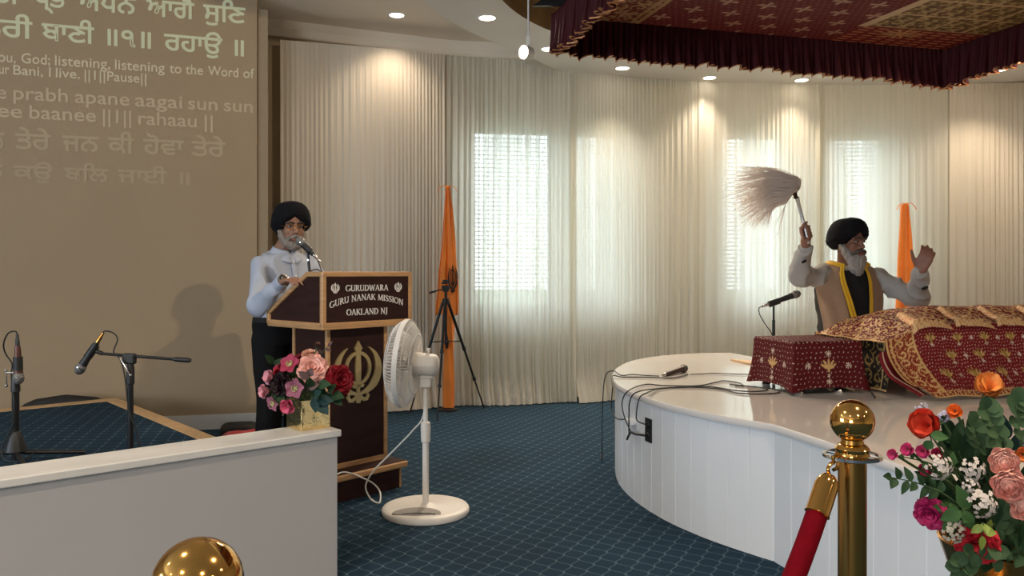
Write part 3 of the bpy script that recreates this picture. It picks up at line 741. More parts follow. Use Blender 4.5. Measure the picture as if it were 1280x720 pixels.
# oak edging of the head
b = MB()
def rail(p0, p1, w=0.028, d=0.028):
    p0, p1 = V(p0), V(p1); t = (p1-p0); ax = t.normalized(); up = V((1, 0, 0)) if abs(ax.x) < 0.5 else V((0, 1, 0)); az = ax.cross(up).normalized(); ay = az.cross(ax)
    b.obox((p0+p1)/2, ax, ay, az, t.length/2+w*0.3, d/2, w/2)
e = 0.012
for x in (e, 0.62-e):
    rail((x, e, ZB+e), (x, e, ZT-e)); rail((x, e, ZT-e), (x, 0.148, ZT-e)); rail((x, 0.148, ZT-e), (x, 0.535, 1.008)); rail((x, 0.535, ZB+e), (x, 0.535, 1.008)); rail((x, e, ZB+e), (x, 0.535, ZB+e))
rail((e, e, ZB+e), (0.62-e, e, ZB+e)); rail((e, e, ZT-e), (0.62-e, e, ZT-e)); rail((e, 0.535, ZB+e), (0.62-e, 0.535, ZB+e)); rail((e, 0.535, 1.008), (0.62-e, 0.535, 1.008))
build('head_edging', b, M['oak'], lec, local=True, smooth_on=False, bevel=0.006)
b = MB(); b.box(0.0, 0.62, 0.0, 0.54, ZB-0.012, ZB+0.004); build('head_base', b, M['oak'], lec, local=True, smooth_on=False, bevel=0.005)
# sign
MF = Matrix(((1, 0, 0, 0), (0, 0, -1, 0.0035), (0, 1, 0, 0), (0, 0, 0, 1)))   # (x,z,h) -> front face
for tx, x0, x1, z, h, ar in (('GURUDWARA', 0.150, 0.445, 1.135, 0.034, 0), ('GURU NANAK MISSION', 0.046, 0.556, 1.085, 0.034, 0.040), ('OAKLAND NJ', 0.155, 0.440, 1.004, 0.034, 0)):
    b = MB(); sign_line(b, tx, x0, x1, z, h, MF, ar); build('sign_lettering', b, M['letter'], lec, local=True, smooth_on=False)
for x in (0.083, 0.5175):
    b = MB(); khanda(b, MF@Matrix.Translation((x, 1.153, 0)), 0.056, 0, 0.003); build('sign_emblem', b, M['letter'], lec, local=True, smooth_on=False)
# column
b = MB(); b.box(0.095, 0.495, 0.09, 0.41, 0.15, ZB-0.01); build('column_panel', b, M['dark_panel'], lec, local=True, smooth_on=False)
for x, y in ((0.0965, 0.0915), (0.4935, 0.0915), (0.0965, 0.4085), (0.4935, 0.4085)):
    b = MB(); b.box(x-0.0115, x+0.0115, y-0.0115, y+0.0115, 0.15, ZB-0.01); build('column_post', b, M['oak'], lec, local=True, smooth_on=False, bevel=0.004)
b = MB(); b.box(0.095, 0.495, 0.082, 0.10, 0.155, 0.185); build('column_rail', b, M['oak'], lec, local=True, smooth_on=False, bevel=0.004)
b = MB(); khanda(b, Matrix(((1, 0, 0, 0.295), (0, 0, -1, 0.09), (0, 1, 0, 0.675), (0, 0, 0, 1))), 0.345, 0, 0.012)
build('brass_emblem', b, M['gold_leaf'], lec, local=True, smooth_on=False)
b = MB(); b.box(0.03, 0.56, -0.04, 0.47, 0.118, 0.155); build('step_board', b, M['oak'], lec, local=True, smooth_on=False, bevel=0.012, seg=3)
b = MB(); b.box(0.04, 0.55, -0.03, 0.46, 0.1555, 0.158); build('step_inlay', b, M['dark_panel'], lec, local=True, smooth_on=False)
b = MB(); b.box(0.06, 0.53, 0.0, 0.44, 0.0, 0.118); build('plinth', b, M['dark_panel'], lec, local=True, smooth_on=False)
for x in (0.523,):
    b = MB(); b.box(x, x+0.012, -0.006, 0.02, 0.0, 0.118); build('plinth_corner', b, M['oak'], lec, local=True, smooth_on=False, bevel=0.003)

# ------------------------------------------------------------------ pedestal fan
FX, FY = -0.446, 4.13
fan = thing('pedestal_fan', 'white pedestal fan standing in front of the lectern, turned to the left', 'fan', (FX, FY, 0))
b = MB(); b.lathe([(0.222, 0.0), (0.225, 0.006), (0.225, 0.022), (0.218, 0.031), (0.19, 0.034), (0.05, 0.038), (0.028, 0.050), (0.0001, 0.052)], (FX, FY, 0), 56)
build('base', b, M['fan_white'], fan, angle=50)
moon = [(FX-0.03+0.122*math.cos(PI*k/24), FY-0.150+0.105*math.sin(PI*k/24)) for k in range(25)]+[(FX-0.03-0.122+0.244*k/12, FY-0.150-0.022*math.sin(PI*k/12)) for k in range(1, 12)]
b = MB(); b.prism(moon, 0.030, 0.0385); build('base_recess', b, M['fan_grey'], fan, smooth_on=False)
op = [(FX-0.02+0.085*math.cos(PI*k/16), FY-0.160+0.022*math.sin(PI*k/16)) for k in range(17)]
b = MB(); b.prism(op, 0.034, 0.0392); build('recess_opening', b, M['black'], fan, smooth_on=False)
b = MB(); b.tube([(FX, FY, 0.05), (FX, FY, 0.42)], 0.0165, 20); build('lower_pole', b, M['fan_white'], fan)
b = MB(); b.lathe([(0.0175, 0.36), (0.023, 0.365), (0.0245, 0.40), (0.026, 0.44), (0.024, 0.462), (0.017, 0.468)], (FX, FY, 0), 24); build('height_collar', b, M['fan_white'], fan)
b = MB(); b.tube([(FX, FY, 0.40), (FX, FY, 0.66)], 0.012, 18); build('upper_pole', b, M['fan_white'], fan)
HZ = 0.762; AX = V((-0.985, 0.13, 0.05)).normalized()      # the way it blows
HB = V((FX, FY, HZ)); RC = HB+AX*0.105
q = V((0, 0, 1)).rotation_difference(AX)
ex, ey = q@V((1, 0, 0)), q@V((0, 1, 0))
def hp(r, a, h): return RC+ex*(r*math.cos(a))+ey*(r*math.sin(a))+AX*h
b = MB(); b.obox(HB+V((0.0, 0, -0.09)), (1, 0, 0), (0, 1, 0), (0, 0, 1), 0.028, 0.022, 0.03); b.obox(HB+V((0.005, 0, -0.052)), (1, 0, 0), (0, 1, 0), (0, 0, 1), 0.034, 0.026, 0.022)
build('neck', b, M['fan_white'], fan, smooth_on=False, bevel=0.010, seg=3)
b = MB(); b.lathe([(0.0001, -0.066), (0.040, -0.064), (0.052, -0.056), (0.057, -0.04), (0.060, 0.02), (0.064, 0.065), (0.060, 0.080), (0.0001, 0.080)], HB, 28, AX); build('motor_housing', b, M['fan_white'], fan, angle=40)
b = MB(); kb_ = HB+V((0.015, 0, 0.058)); b.lathe([(0.006, 0), (0.006, 0.012), (0.011, 0.014), (0.011, 0.026), (0.0001, 0.028)], kb_, 14); build('swing_knob', b, M['fan_white'], fan)
RF = 0.225
b = MB()
for k in range(84):
    a = 2*PI*k/84
    b.tube([hp(0.062, a, -0.045), hp(0.12, a, -0.055), hp(0.18, a, -0.045), hp(0.212, a, -0.02), hp(RF, a, 0.0)], 0.0021, 4, False)
for r, h in ((0.075, -0.048), (0.15, -0.053), (0.205, -0.026)):
    b.tube([hp(r, 2*PI*k/60, h) for k in range(61)], 0.0022, 6, False)
build('rear_grille', b, M['fan_white'], fan)
b = MB()
for k in range(84):
    a = 2*PI*k/84
    b.tube([hp(0.05, a, 0.088), hp(0.12, a, 0.082), hp(0.185, a, 0.060), hp(0.215, a, 0.030), hp(RF, a, 0.0)], 0.0021, 4, False)
for r, h in ((0.09, 0.085), (0.15, 0.074), (0.20, 0.048)):
    b.tube([hp(r, 2*PI*k/60, h) for k in range(61)], 0.0022, 6, False)
build('front_grille', b, M['fan_white'], fan)
b = MB(); b.lathe([(0.0001, 0.080), (0.052, 0.082), (0.056, 0.088), (0.05, 0.094), (0.0001, 0.096)], RC, 28, AX); build('grille_badge', b, M['fan_white'], fan)
b = MB(); R = []
for h, r in ((-0.012, RF-0.003), (-0.013, RF+0.004), (0.013, RF+0.004), (0.012, RF-0.003)): R.append([hp(r, 2*PI*k/72, h) for k in range(72)])
b.rings(R+[R[0]], True, False); build('grille_rim', b, M['fan_white'], fan)
for k in range(3):
    b = MB(); a0 = 2*PI*k/3+0.4
    def bl_fn(u, v, a0=a0):
        r = 0.03+0.165*v; w = 0.35+0.55*math.sin(PI*min(v*0.9+0.1, 1)); a = a0+(u-0.5)*w*1.5+v*0.3
        return hp(r, a, 0.02-(u-0.5)*0.05*(0.5+v))
    b.sheet(bl_fn, 8, 8); o = build('blade', b, M['fan_white'], fan); o.modifiers.new('t', 'SOLIDIFY').thickness = 0.003
b = MB(); b.lathe([(0.0001, -0.01), (0.032, -0.008), (0.034, 0.03), (0.02, 0.045), (0.0001, 0.048)], RC, 20, AX); build('hub', b, M['fan_white'], fan)
def spl(pts, n=8):
    pts = [V(p) for p in pts]; ext = [pts[0]*2-pts[1]]+pts+[pts[-1]*2-pts[-2]]; out = []
    for i in range(len(pts)-1):
        a, b_, c, d = ext[i:i+4]
        for k in range(n):
            t = k/n; out.append(0.5*((2*b_)+(c-a)*t+(2*a-5*b_+4*c-d)*t*t+(3*b_-a-3*c+d)*t**3))
    out.append(pts[-1]); return out
b = MB(); b.tube(spl([HB+V((0.0, 0.0, -0.10)), P(529, 520, 4.13), P(516, 538, 4.15), P(500, 555, 4.18), P(480, 575, 4.21), P(465, 591, 4.24), P(457, 608, 4.28), P(463, 623, 4.30), P(474, 628.5, 4.292), P(475, 615, 4.42), P(466, 604, 4.42), P(452, 597, 4.34), P(440, 592, 4.30), P(428, 590.5, 4.24), P(415, 596, 4.15)], 8), 0.0042, 8)
build('power_cord', b, M['wcable'], fan)
# ------------------------------------------------------------------ microphones and stands
def microphone(lab, ball, tail, group=None, ring=M['chrome'], body=M['black'], xlr=True, plug=None):
    ball, tail = V(ball), V(tail); ax = (tail-ball).normalized(); L = (tail-ball).length
    t = thing('microphone', lab, 'microphone', tuple(tail), 0, group)
    b = MB(); b.lathe([(0.0001, -0.024), (0.012, -0.022), (0.021, -0.012), (0.0248, 0.002), (0.0245, 0.012), (0.021, 0.028), (0.0195, 0.030), (0.0001, 0.030)], ball, 24, ax); build('grille', b, M['mesh_grey'], t)
    b = MB(); b.lathe([(0.0205, 0.010), (0.0262, 0.0105), (0.0262, 0.0155), (0.0205, 0.016)], ball, 24, ax); build('grille_band', b, ring, t)
    b = MB(); b.lathe([(0.0001, 0.028), (0.0205, 0.029), (0.0185, 0.05), (0.013, L-0.012), (0.0118, L), (0.0001, L)], ball, 20, ax); build('handle', b, body, t)
    if xlr:
        b = MB(); b.lathe([(0.0001, 0), (0.0095, 0), (0.0095, 0.028), (0.0075, 0.032), (0.006, 0.055), (0.0001, 0.056)], tail, 16, ax); build('plug', b, plug or M['chrome'], t)
    return t
def cable(lab, pts, r=0.0035, m=None, cat='cable', name='cable', n=8):
    b = MB(); b.tube(spl(pts, n), r, 8); return tag(build(name, b, m or M['cable'], None, origin=pts[0]), lab, cat)

# boom stand with its microphone pointing down
d = 3.90
b2 = P(163, 445, d); b2.z = PZ
bs = thing('microphone_stand', 'black boom microphone stand with a level boom arm, behind the low wall', 'microphone stand', tuple(b2))
top = P(162, 447, d)
b = MB(); b.tube([V((b2.x, b2.y, PZ+0.04)), V((b2.x, b2.y, PZ+0.34)), V((b2.x, b2.y, 0.73))], [0.0145, 0.0145, 0.0140], 14); build('lower_pole', b, M['black_metal'], bs)
b = MB(); b.tube([V((b2.x, b2.y, 0.72)), top], 0.0095, 12); build('upper_pole', b, M['black_metal'], bs)
b = MB(); b.lathe([(0.012, 0.69), (0.019, 0.695), (0.0185, 0.77), (0.013, 0.80)], (b2.x, b2.y, 0), 16); build('height_clutch', b, M['black'], bs)
b = MB(); b.obox(top+V((0.0, 0, -0.005)), (1, 0, -0.04), (0, 1, 0), (0, 0, 1), 0.030, 0.018, 0.026); build('boom_joint', b, M['black'], bs, smooth_on=False, bevel=0.008)
b = MB(); b.tube([P(127, 442, d), P(237, 450.5, d)], 0.0075, 10); build('boom_arm', b, M['black_metal'], bs)
b = MB(); b.tube([P(217, 449, d), P(220, 449.2, d), P(235, 450.3, d), P(238.5, 450.6, d)], [0.009, 0.012, 0.012, 0.008], 12); build('boom_grip', b, M['black'], bs)
b = MB(); b.tube([P(150, 448, d-0.03), P(156, 457, d-0.035), P(162, 468, d-0.03)], 0.004, 8); b.ell(P(163, 469, d-0.03), 0.006); build('lever', b, M['chrome'], bs)
b = MB(); b.tube([P(128, 442, d), P(118, 438, d-0.005)], 0.010, 10); b.tube([P(120, 432, d-0.004), P(109, 447, d-0.004)], 0.0195, 16); build('clip', b, M['black'], bs)
b = MB(); b.lathe([(0.0001, 0), (0.125, 0), (0.125, 0.008), (0.03, 0.03), (0.016, 0.05), (0.0001, 0.05)], (b2.x, b2.y, PZ), 32); build('round_foot', b, M['black_metal'], bs)
microphone('silver headed microphone pointing down from the boom stand\'s arm', P(99.5, 462, d-0.01), P(121.5, 428, d-0.01), plug=M['brass_post'])
cable('black microphone cable curving over the boom arm and down its pole', [P(126, 419, d), P(131, 414, d), P(141, 416, d), P(147, 424, d-0.01), P(142, 440, d-0.02), P(150, 449, d-0.03), P(156, 470, d-0.035), P(161, 510, d-0.03), P(172, 545, d-0.02), P(174, 566, d-0.02), V((b2.x+0.04, b2.y-0.05, PZ+0.01)), V((b2.x+0.22, b2.y-0.10, PZ+0.006))])

# straight stand at the far left
d = 3.85
b1 = P(19.5, 578, d); b1.z = PZ
ss = thing('microphone_stand', 'black tripod microphone stand at the far left, holding a microphone upside down', 'microphone stand', tuple(b1))
b = MB(); b.tube([V((b1.x, b1.y, PZ+0.02)), V((b1.x, b1.y, 0.68))], 0.0165, 14); build('lower_pole', b, M['black_metal'], ss)
b = MB(); b.tube([V((b1.x, b1.y, 0.66)), P(21, 448, d)], 0.0105, 12); build('upper_pole', b, M['black_metal'], ss)
b = MB(); b.lathe([(0.018, 0.40-0.03), (0.050, 0.40-0.02), (0.036, 0.43), (0.022, 0.47), (0.0175, 0.475)], (b1.x, b1.y, 0), 18); build('leg_hub', b, M['black'], ss)
b = MB(); b.lathe([(0.013, 0.66), (0.021, 0.665), (0.019, 0.73), (0.012, 0.75)], (b1.x, b1.y, 0), 16); build('height_clutch', b, M['black'], ss)
for q in (P(107, 567, 4.03), P(-40, 573, 3.95), P(40, 596, 3.55)):
    q.z = PZ+0.014; p = V((b1.x, b1.y, 0.385)); b = MB(); b.tube([p, p.lerp(q, 0.12)+V((0, 0, -0.01)), q], [0.011, 0.011, 0.010], 10); build('leg', b, M['black_metal'], ss)
b = MB(); b.tube([P(21, 452, d), P(24, 452, d-0.03)], 0.011, 10); b.tube([P(22.3, 446, d-0.035), P(22.6, 463, d-0.035)], 0.021, 16); build('clip', b, M['black'], ss)
b = MB(); b.tube([P(18, 466, d-0.02), P(8, 466, d-0.02)], 0.004, 8); b.tube([P(7.5, 463, d-0.02), P(8, 482, d-0.02)], 0.0045, 8); b.ell(P(8, 482, d-0.02), 0.008); b.ell(P(7.5, 463, d-0.02), 0.007); build('lever', b, M['chrome'], ss)
microphone('microphone held upside down by the tripod stand at the far left', P(23.2, 474, d-0.035), P(22.0, 432, d-0.035), body=mat('copper_brown_microphone', (0.10, 0.04, 0.03), 0.4, metal=0.4), plug=M['black'])
cable('black cable looping out of the far left microphone and round its stand', [P(21.5, 419, d-0.035), P(19, 414, d-0.03), P(10, 417, d-0.02), P(4.5, 430, d), P(7, 442, d+0.02), P(15, 455, d+0.025), P(14, 470, d+0.02), P(17, 500, d-0.03), P(16, 530, d-0.03), P(9, 545, d-0.03), P(2, 560, d-0.04), P(6, 574, d-0.05), P(22, 577, d-0.06), P(36, 572, d-0.02), P(44, 562, d+0.02)])

# lectern microphone
gm = P(388, 341, 4.47); gm.z = 1.185
gs = thing('table_microphone_stand', 'short black microphone stand rising from the lectern\'s reading top', 'microphone stand', tuple(gm))
b = MB(); b.lathe([(0.0001, 0.0), (0.045, 0.0), (0.045, 0.008), (0.012, 0.016), (0.0001, 0.016)], (gm.x, gm.y, 1.178), 24); build('foot', b, M['black_metal'], gs)
b = MB(); b.tube([gm, P(385, 318, 4.47), P(384, 310, 4.47)], 0.0075, 10); build('pole', b, M['black_metal'], gs)
b = MB(); b.tube([P(385.8, 326, 4.47), P(385.6, 324, 4.47)], 0.0085, 10); build('pole_ring', b, M['chrome'], gs)
b = MB(); b.tube([P(381, 307, 4.465), P(388, 314, 4.465)], 0.020, 14); build('clip', b, M['black'], gs)
microphone('microphone in front of the speaking man\'s mouth at the lectern', P(374.5, 301, 4.47), P(392, 318.5, 4.47))
cable('black cable looping from the lectern microphone\'s plug', [P(396, 323, 4.47), P(400, 333, 4.47), P(402, 340, 4.46), P(397, 337, 4.45), P(390, 338, 4.43), P(384, 344, 4.40)], 0.003)

# ------------------------------------------------------------------ camera tripod
def pz(px, y, d): return P(px, y, d)
tc_ = V((-0.575, 6.95, 0))
tp = thing('camera_tripod', 'black empty camera tripod standing open in front of the orange flag', 'tripod', (tc_.x, tc_.y, 0))
hub = V((tc_.x, tc_.y, 0.985))
b = MB(); b.tube([hub+V((0, 0, -0.36)), hub+V((0, 0, 0.10))], 0.011, 12); build('centre_column', b, M['black_metal'], tp)
b = MB(); b.lathe([(0.0001, -0.03), (0.026, -0.028), (0.034, 0.0), (0.028, 0.022), (0.013, 0.028), (0.0001, 0.03)], hub, 16); build('shoulder', b, M['black'], tp)
b = MB(); h2 = hub+V((0, 0, 0.11)); b.obox(h2, (1, 0, 0), (0, 1, 0), (0, 0, 1), 0.026, 0.024, 0.026); b.tube([h2+V((-0.035, 0, 0.01)), h2+V((0.035, 0, 0.01))], 0.018, 12); b.obox(h2+V((0, 0, 0.05)), (1, 0, 0.1), (0, 1, 0), (-0.1, 0, 1), 0.036, 0.028, 0.008); b.obox(h2+V((-0.004, 0, 0.068)), (1, 0, 0.1), (0, 1, 0), (-0.1, 0, 1), 0.022, 0.02, 0.010)
build('pan_head', b, M['black'], tp, smooth_on=False, bevel=0.004)
b = MB(); b.tube([h2+V((0, -0.02, 0)), h2+V((-0.07, -0.05, -0.015)), h2+V((-0.135, -0.07, -0.035))], [0.006, 0.006, 0.010], 10); build('pan_handle', b, M['black'], tp)
feet = [V((-0.622, 6.66, 0.008)), V((-0.255, 7.27, 0.008)), V((-0.895, 7.02, 0.008))]
for ft in feet:
    o_ = (V((ft.x, ft.y, 0))-V((tc_.x, tc_.y, 0))).normalized()*0.028
    s0 = hub+o_+V((0, 0, -0.01)); lg = MB(); k1, k2 = s0.lerp(ft, 0.42), s0.lerp(ft, 0.72)
    lg.tube([s0, k1], 0.0125, 10); lg.tube([k1, k2], 0.0095, 10); lg.tube([k2, ft], 0.007, 10)
    l = build('leg', lg, M['black_metal'], tp)
    for k_ in (k1, k2): lg = MB(); lg.tube([k_.lerp(s0, 0.02), k_.lerp(ft, 0.04)], 0.0155, 10); build('leg_clamp', lg, M['black'], l)
    lg = MB(); lg.ell(ft, (0.010, 0.010, 0.008)); build('rubber_foot', lg, M['black'], l)
    lg = MB(); lg.tube([hub+V((0, 0, -0.345)), s0.lerp(ft, 0.36)], 0.005, 8); build('brace', lg, M['black_metal'], tp)

# ------------------------------------------------------------------ saffron flags
def flag(lab, x, y, ztop, zb, hs, sleeve, seed, emblem=False):
    """hs: list of (z, left half width, right half width) for the furled cloth"""
    r = random.Random(seed)
    t = thing('furled_flag', lab, 'flag', (x, y, 0))
    b = MB(); b.tube([(x, y, 0.0), (x, y, ztop-0.02)], 0.014, 12); build('pole', b, M['oak'], t)
    b = MB(); b.lathe([(0.0001, 0), (0.09, 0), (0.09, 0.012), (0.03, 0.03), (0.018, 0.06), (0.0001, 0.06)], (x, y, 0), 28); build('pole_base', b, M['black_metal'], t)
    zs = [h[0] for h in hs][::-1]; nz = 40; na = 56; b = MB(); R = []
    for i in range(nz+1):
        z = zb+(ztop-zb)*i/nz
        wl = np.interp(z, zs, [h[1] for h in hs][::-1]); wr = np.interp(z, zs, [h[2] for h in hs][::-1])
        ring = []
        for k in range(na):
            a = 2*PI*k/na; w = wr if math.cos(a) > 0 else wl
            f = 1+0.34*math.sin(7*a+z*1.2+seed)+0.22*math.sin(12*a-z*1.6)
            dp = (0.022+0.25*min(wl, wr)); cz = math.cos(a)
            ring.append(V((x+w*cz*(1+0.03*math.sin(z*13+a)), y-0.004+dp*math.sin(a)*f, z+(0.012*math.sin(3*a+seed) if i == 0 else 0))))
        R.append(ring)
    b.rings(R); fl = build('flag_cloth', b, M['orange'], t, angle=60)
    if sleeve:
        b = MB(); R = []
        for i in range(31):
            z = sleeve[1]+(sleeve[0]-sleeve[1])*i/30
            R.append([V((x+sleeve[2]+(sleeve[3]+0.006*math.sin(4*a+z*9))*math.cos(a), y+(0.036+0.006*math.sin(5*a+z*7))*math.sin(a), z)) for a in [2*PI*k/32 for k in range(32)]])
        b.rings(R); build('pole_cover', b, M['orange'], t, angle=60)
        b = MB(); b.tube([(x-0.006, y-0.05, 0.70), (x-0.004, y-0.055, 0.62)], [0.006, 0.020], 10); b.tube([(x-0.004, y-0.055, 0.62), (x-0.002, y-0.055, 0.56)], [0.024, 0.010], 10); build('tassel', b, M['black_print'], t)
    b = MB()
    for a0 in (-1, 1):
        pts = [V((x+a0*0.01, y-0.02, ztop)), V((x+a0*0.035, y-0.03, ztop+0.012)), V((x+a0*0.07, y-0.03, ztop-0.015)), V((x+a0*0.085, y-0.03, ztop-0.045))]; b.tube(spl(pts, 5), 0.006, 8, True, 0.5)
    b.ell((x, y-0.022, ztop-0.005), (0.022, 0.018, 0.018)); build('knotted_tie', b, M['orange'], t)
    return t, fl
fx, fy = (559.5-640)*0.00716, 7.16
k = 0.00722
f1, fl1 = flag('tall furled orange flag with a black printed emblem, behind the camera tripod', fx, fy, 2.0, 0.86,
     [(2.0, 0.018, 0.024), (1.80, 0.030, 0.050), (1.45, 0.055, 0.075), (1.15, 0.085, 0.095), (0.95, 0.105, 0.10), (0.86, 0.11, 0.10)], (0.95, 0.03, 0.01, 0.048), 2)
b = MB(); R_ = []
khanda(b, Matrix(((0.36, 0, 0, fx+0.050), (0, 0, -1, fy-0.066), (0, 1, 0, 1.18), (0, 0, 0, 1))), 0.25, 0, 0.004)
for i_, p in enumerate(b.v):
    dx = (p[0]-fx); b.v[i_] = (p[0], p[1]+0.060*max(dx/0.10, 0)**2.2, p[2])
build('printed_emblem', b, M['black_print'], fl1, smooth_on=False)
fx2, fy2 = (1131-640)*0.0070, 7.0
flag('furled orange flag behind the seated man\'s raised left hand', fx2, fy2, 1.83, 0.45,
     [(1.83, 0.035, 0.030), (1.5, 0.055, 0.060), (1.1, 0.072, 0.10), (0.8, 0.085, 0.13), (0.45, 0.09, 0.14)], (0.5, 0.03, 0.0, 0.05), 6)

# ------------------------------------------------------------------ patterns for the brocades
def g_ell(a, b_, cx_, cy_, ang, l, w):
    c, s = math.cos(ang), math.sin(ang); x = (a-cx_)*c+(b_-cy_)*s; y = -(a-cx_)*s+(b_-cy_)*c
    return (x/l)**2+(y/w)**2 < 1
def tulip(a, b_, cx_, cy_, s):
    m = np.zeros(a.shape, bool)
    for dg, l in ((90, 0.5), (58, 0.5), (122, 0.5), (32, 0.46), (148, 0.46)):
        r = math.radians(dg); m |= g_ell(a, b_, cx_+0.42*s*math.cos(r), cy_+0.42*s*math.sin(r), r, l*s, 0.11*s)
    return m | g_ell(a, b_, cx_, cy_-0.12*s, 0, 0.12*s, 0.16*s)
def star(a, b_, cx_, cy_, s, n=8):
    r = np.hypot(a-cx_, b_-cy_); t = np.arctan2(b_-cy_, a-cx_); return r < s*(0.55+0.45*np.cos(n*t))
def dots(a, b_, p, r, ox=0.0):
    i = np.round(b_/p); x = a/p-0.5*(i % 2)+ox; return np.hypot((x-np.round(x))*p, b_-i*p) < r
def scroll(a, b_, p, k=2.0, th=0.16):
    i = np.round(a/p); j = np.round(b_/p); x = a-i*p; y = b_-j*p; sg = np.where((i+j) % 2 == 0, 1, -1)
    r = np.hypot(x, y)/p; t = np.arctan2(y, x)*sg/(2*PI); f = (t+k*r) % 1.0
    lf = np.abs(np.sin(a/p*7.1+1.3*np.sin(b_/p*5.3))*np.sin(b_/p*6.7+1.1*np.sin(a/p*4.9)))
    return ((np.abs(f-0.5) < th) & (r < 0.52)) | (lf > 0.86)
MAROON = np.array([0.185, 0.009, 0.012, 0.0]); DKMAR = np.array([0.052, 0.006, 0.010, 0.0]); GOLD = np.array([0.68, 0.43, 0.18, 0.6]); OLIVE = np.array([0.40, 0.26, 0.07, 0.8]); PALE = np.array([0.75, 0.62, 0.50, 0.3]); BLACKC = np.array([0.015, 0.010, 0.010, 0.0]); COPPER = np.array([0.55, 0.17, 0.05, 0.7])
def blank(sh, c): return np.broadcast_to(c, sh+(4,)).copy()

# ------------------------------------------------------------------ red covered box on the stage
BX, BD, BH = 0.405, 0.42, 0.280
bo = V((1.487, 4.22, ST_Z)); brz = math.radians(12)
bx = thing('covered_box', 'low box under a maroon cloth sewn with pale stars and gold tulips, on the stage', 'covered box', tuple(bo), brz)
b = MB(); b.box(0.02, BX-0.02, 0.02, BD-0.02, 0.03, BH-0.006); build('box_body', b, M['dark_panel'], bx, local=True, smooth_on=False)
for x, y in ((0.05, 0.03), (BX-0.12, 0.03), (0.05, BD-0.05), (BX-0.12, BD-0.05)):
    b = MB(); b.lathe([(0.0001, 0), (0.020, 0), (0.024, 0.010), (0.016, 0.03), (0.0001, 0.032)], (x, y, 0), 16); build('foot', b, M['chrome'], bx, local=True)
per = []
for (x0, y0), (x1, y1) in zip([(0, 0), (BX, 0), (BX, BD), (0, BD)], [(BX, 0), (BX, BD), (0, BD), (0, 0)]):
    L_ = math.hypot(x1-x0, y1-y0); n_ = int(L_/0.0038)
    for k_ in range(n_): per.append((x0+(x1-x0)*k_/n_, y0+(y1-y0)*k_/n_))
per.append(per[0]); pr = np.array(per); nn_ = len(pr); nz = 64
Pt = np.zeros((nz, nn_, 3)); cl = np.zeros((nz, nn_, 4))
ctr = np.array([BX/2, BD/2]); hd = (pr-ctr)/np.array([BX/2, BD/2]); corner = np.minimum(np.abs(hd[:, 0]), np.abs(hd[:, 1]))
s_ = np.concatenate([[0], np.cumsum(np.hypot(*np.diff(pr, axis=0).T))])
face = np.where(np.abs(hd[:, 1]) >= np.abs(hd[:, 0]), 0, 1); loc_a = np.where(face == 0, pr[:, 0]-BX/2, pr[:, 1]-BD/2)
for j in range(nz):
    f = j/(nz-1); z = 0.022+(BH-0.022)*f; fl = (1-f)**2.2*0.028*(0.35+0.65*corner**4)+0.004*np.sin(s_*31+2)*(1-f)
    z2 = z+(0.020*(1-f)**3)*(1-corner**2)*0.7 - (0.006*(1-f))*corner**6
    nrm = np.stack([np.where(np.abs(hd[:, 0]) > 0.985, np.sign(hd[:, 0]), 0), np.where(np.abs(hd[:, 1]) > 0.985, np.sign(hd[:, 1]), 0)], 1)
    rd = 0.010*np.clip((f-0.94)/0.06, 0, 1)**2
    Pt[j, :, :2] = pr+nrm*(fl[:, None]-rd); Pt[j, :, 2] = z2
    A = loc_a; B = np.full(nn_, z-BH/2)
    c = blank((nn_,), MAROON*0.5)
    c[dots(A+0.004*np.sin(B*90), B+0.003*np.sin(A*70), 0.027, 0.0026)] = PALE
    for qx in (-0.12, 0.12): c[star(A, B, qx, 0.01, 0.020)] = PALE
    c[star(A, B, 0, 0.075, 0.018)] = PALE; c[star(A, B, 0, -0.082, 0.018)] = PALE; c[tulip(A, B, 0, -0.01, 0.062)] = GOLD; c[star(A, B, 0, -0.046, 0.012, 5)] = PALE
    cl[j] = c
Pw = Pt.reshape(-1, 3)@np.array(W[bx.name])[:3, :3].T+np.array(bo); grid_obj('cloth_skirt', Pw.reshape(nz, nn_, 3), cl, M['embroidered'], bx)
na_, nb_ = 100, 90; A, B = np.meshgrid(np.linspace(0, BX, na_), np.linspace(0, BD, nb_)); Pt = np.stack([A, B, BH+0.003*np.sin(A*20)*np.sin(B*17)*smooth(0, 0.05, np.minimum(np.minimum(A, BX-A), np.minimum(B, BD-B)))], -1)
Pt[:, :, 0] = np.clip(Pt[:, :, 0], 0.010, BX-0.010); Pt[:, :, 1] = np.clip(Pt[:, :, 1], 0.010, BD-0.010)
c = blank(A.shape, MAROON*0.5); c[dots(A, B, 0.027, 0.0026)] = PALE
Pw = Pt.reshape(-1, 3)@np.array(W[bx.name])[:3, :3].T+np.array(bo); grid_obj('cloth_top', Pw.reshape(nb_, na_, 3), c, M['embroidered'], bx)

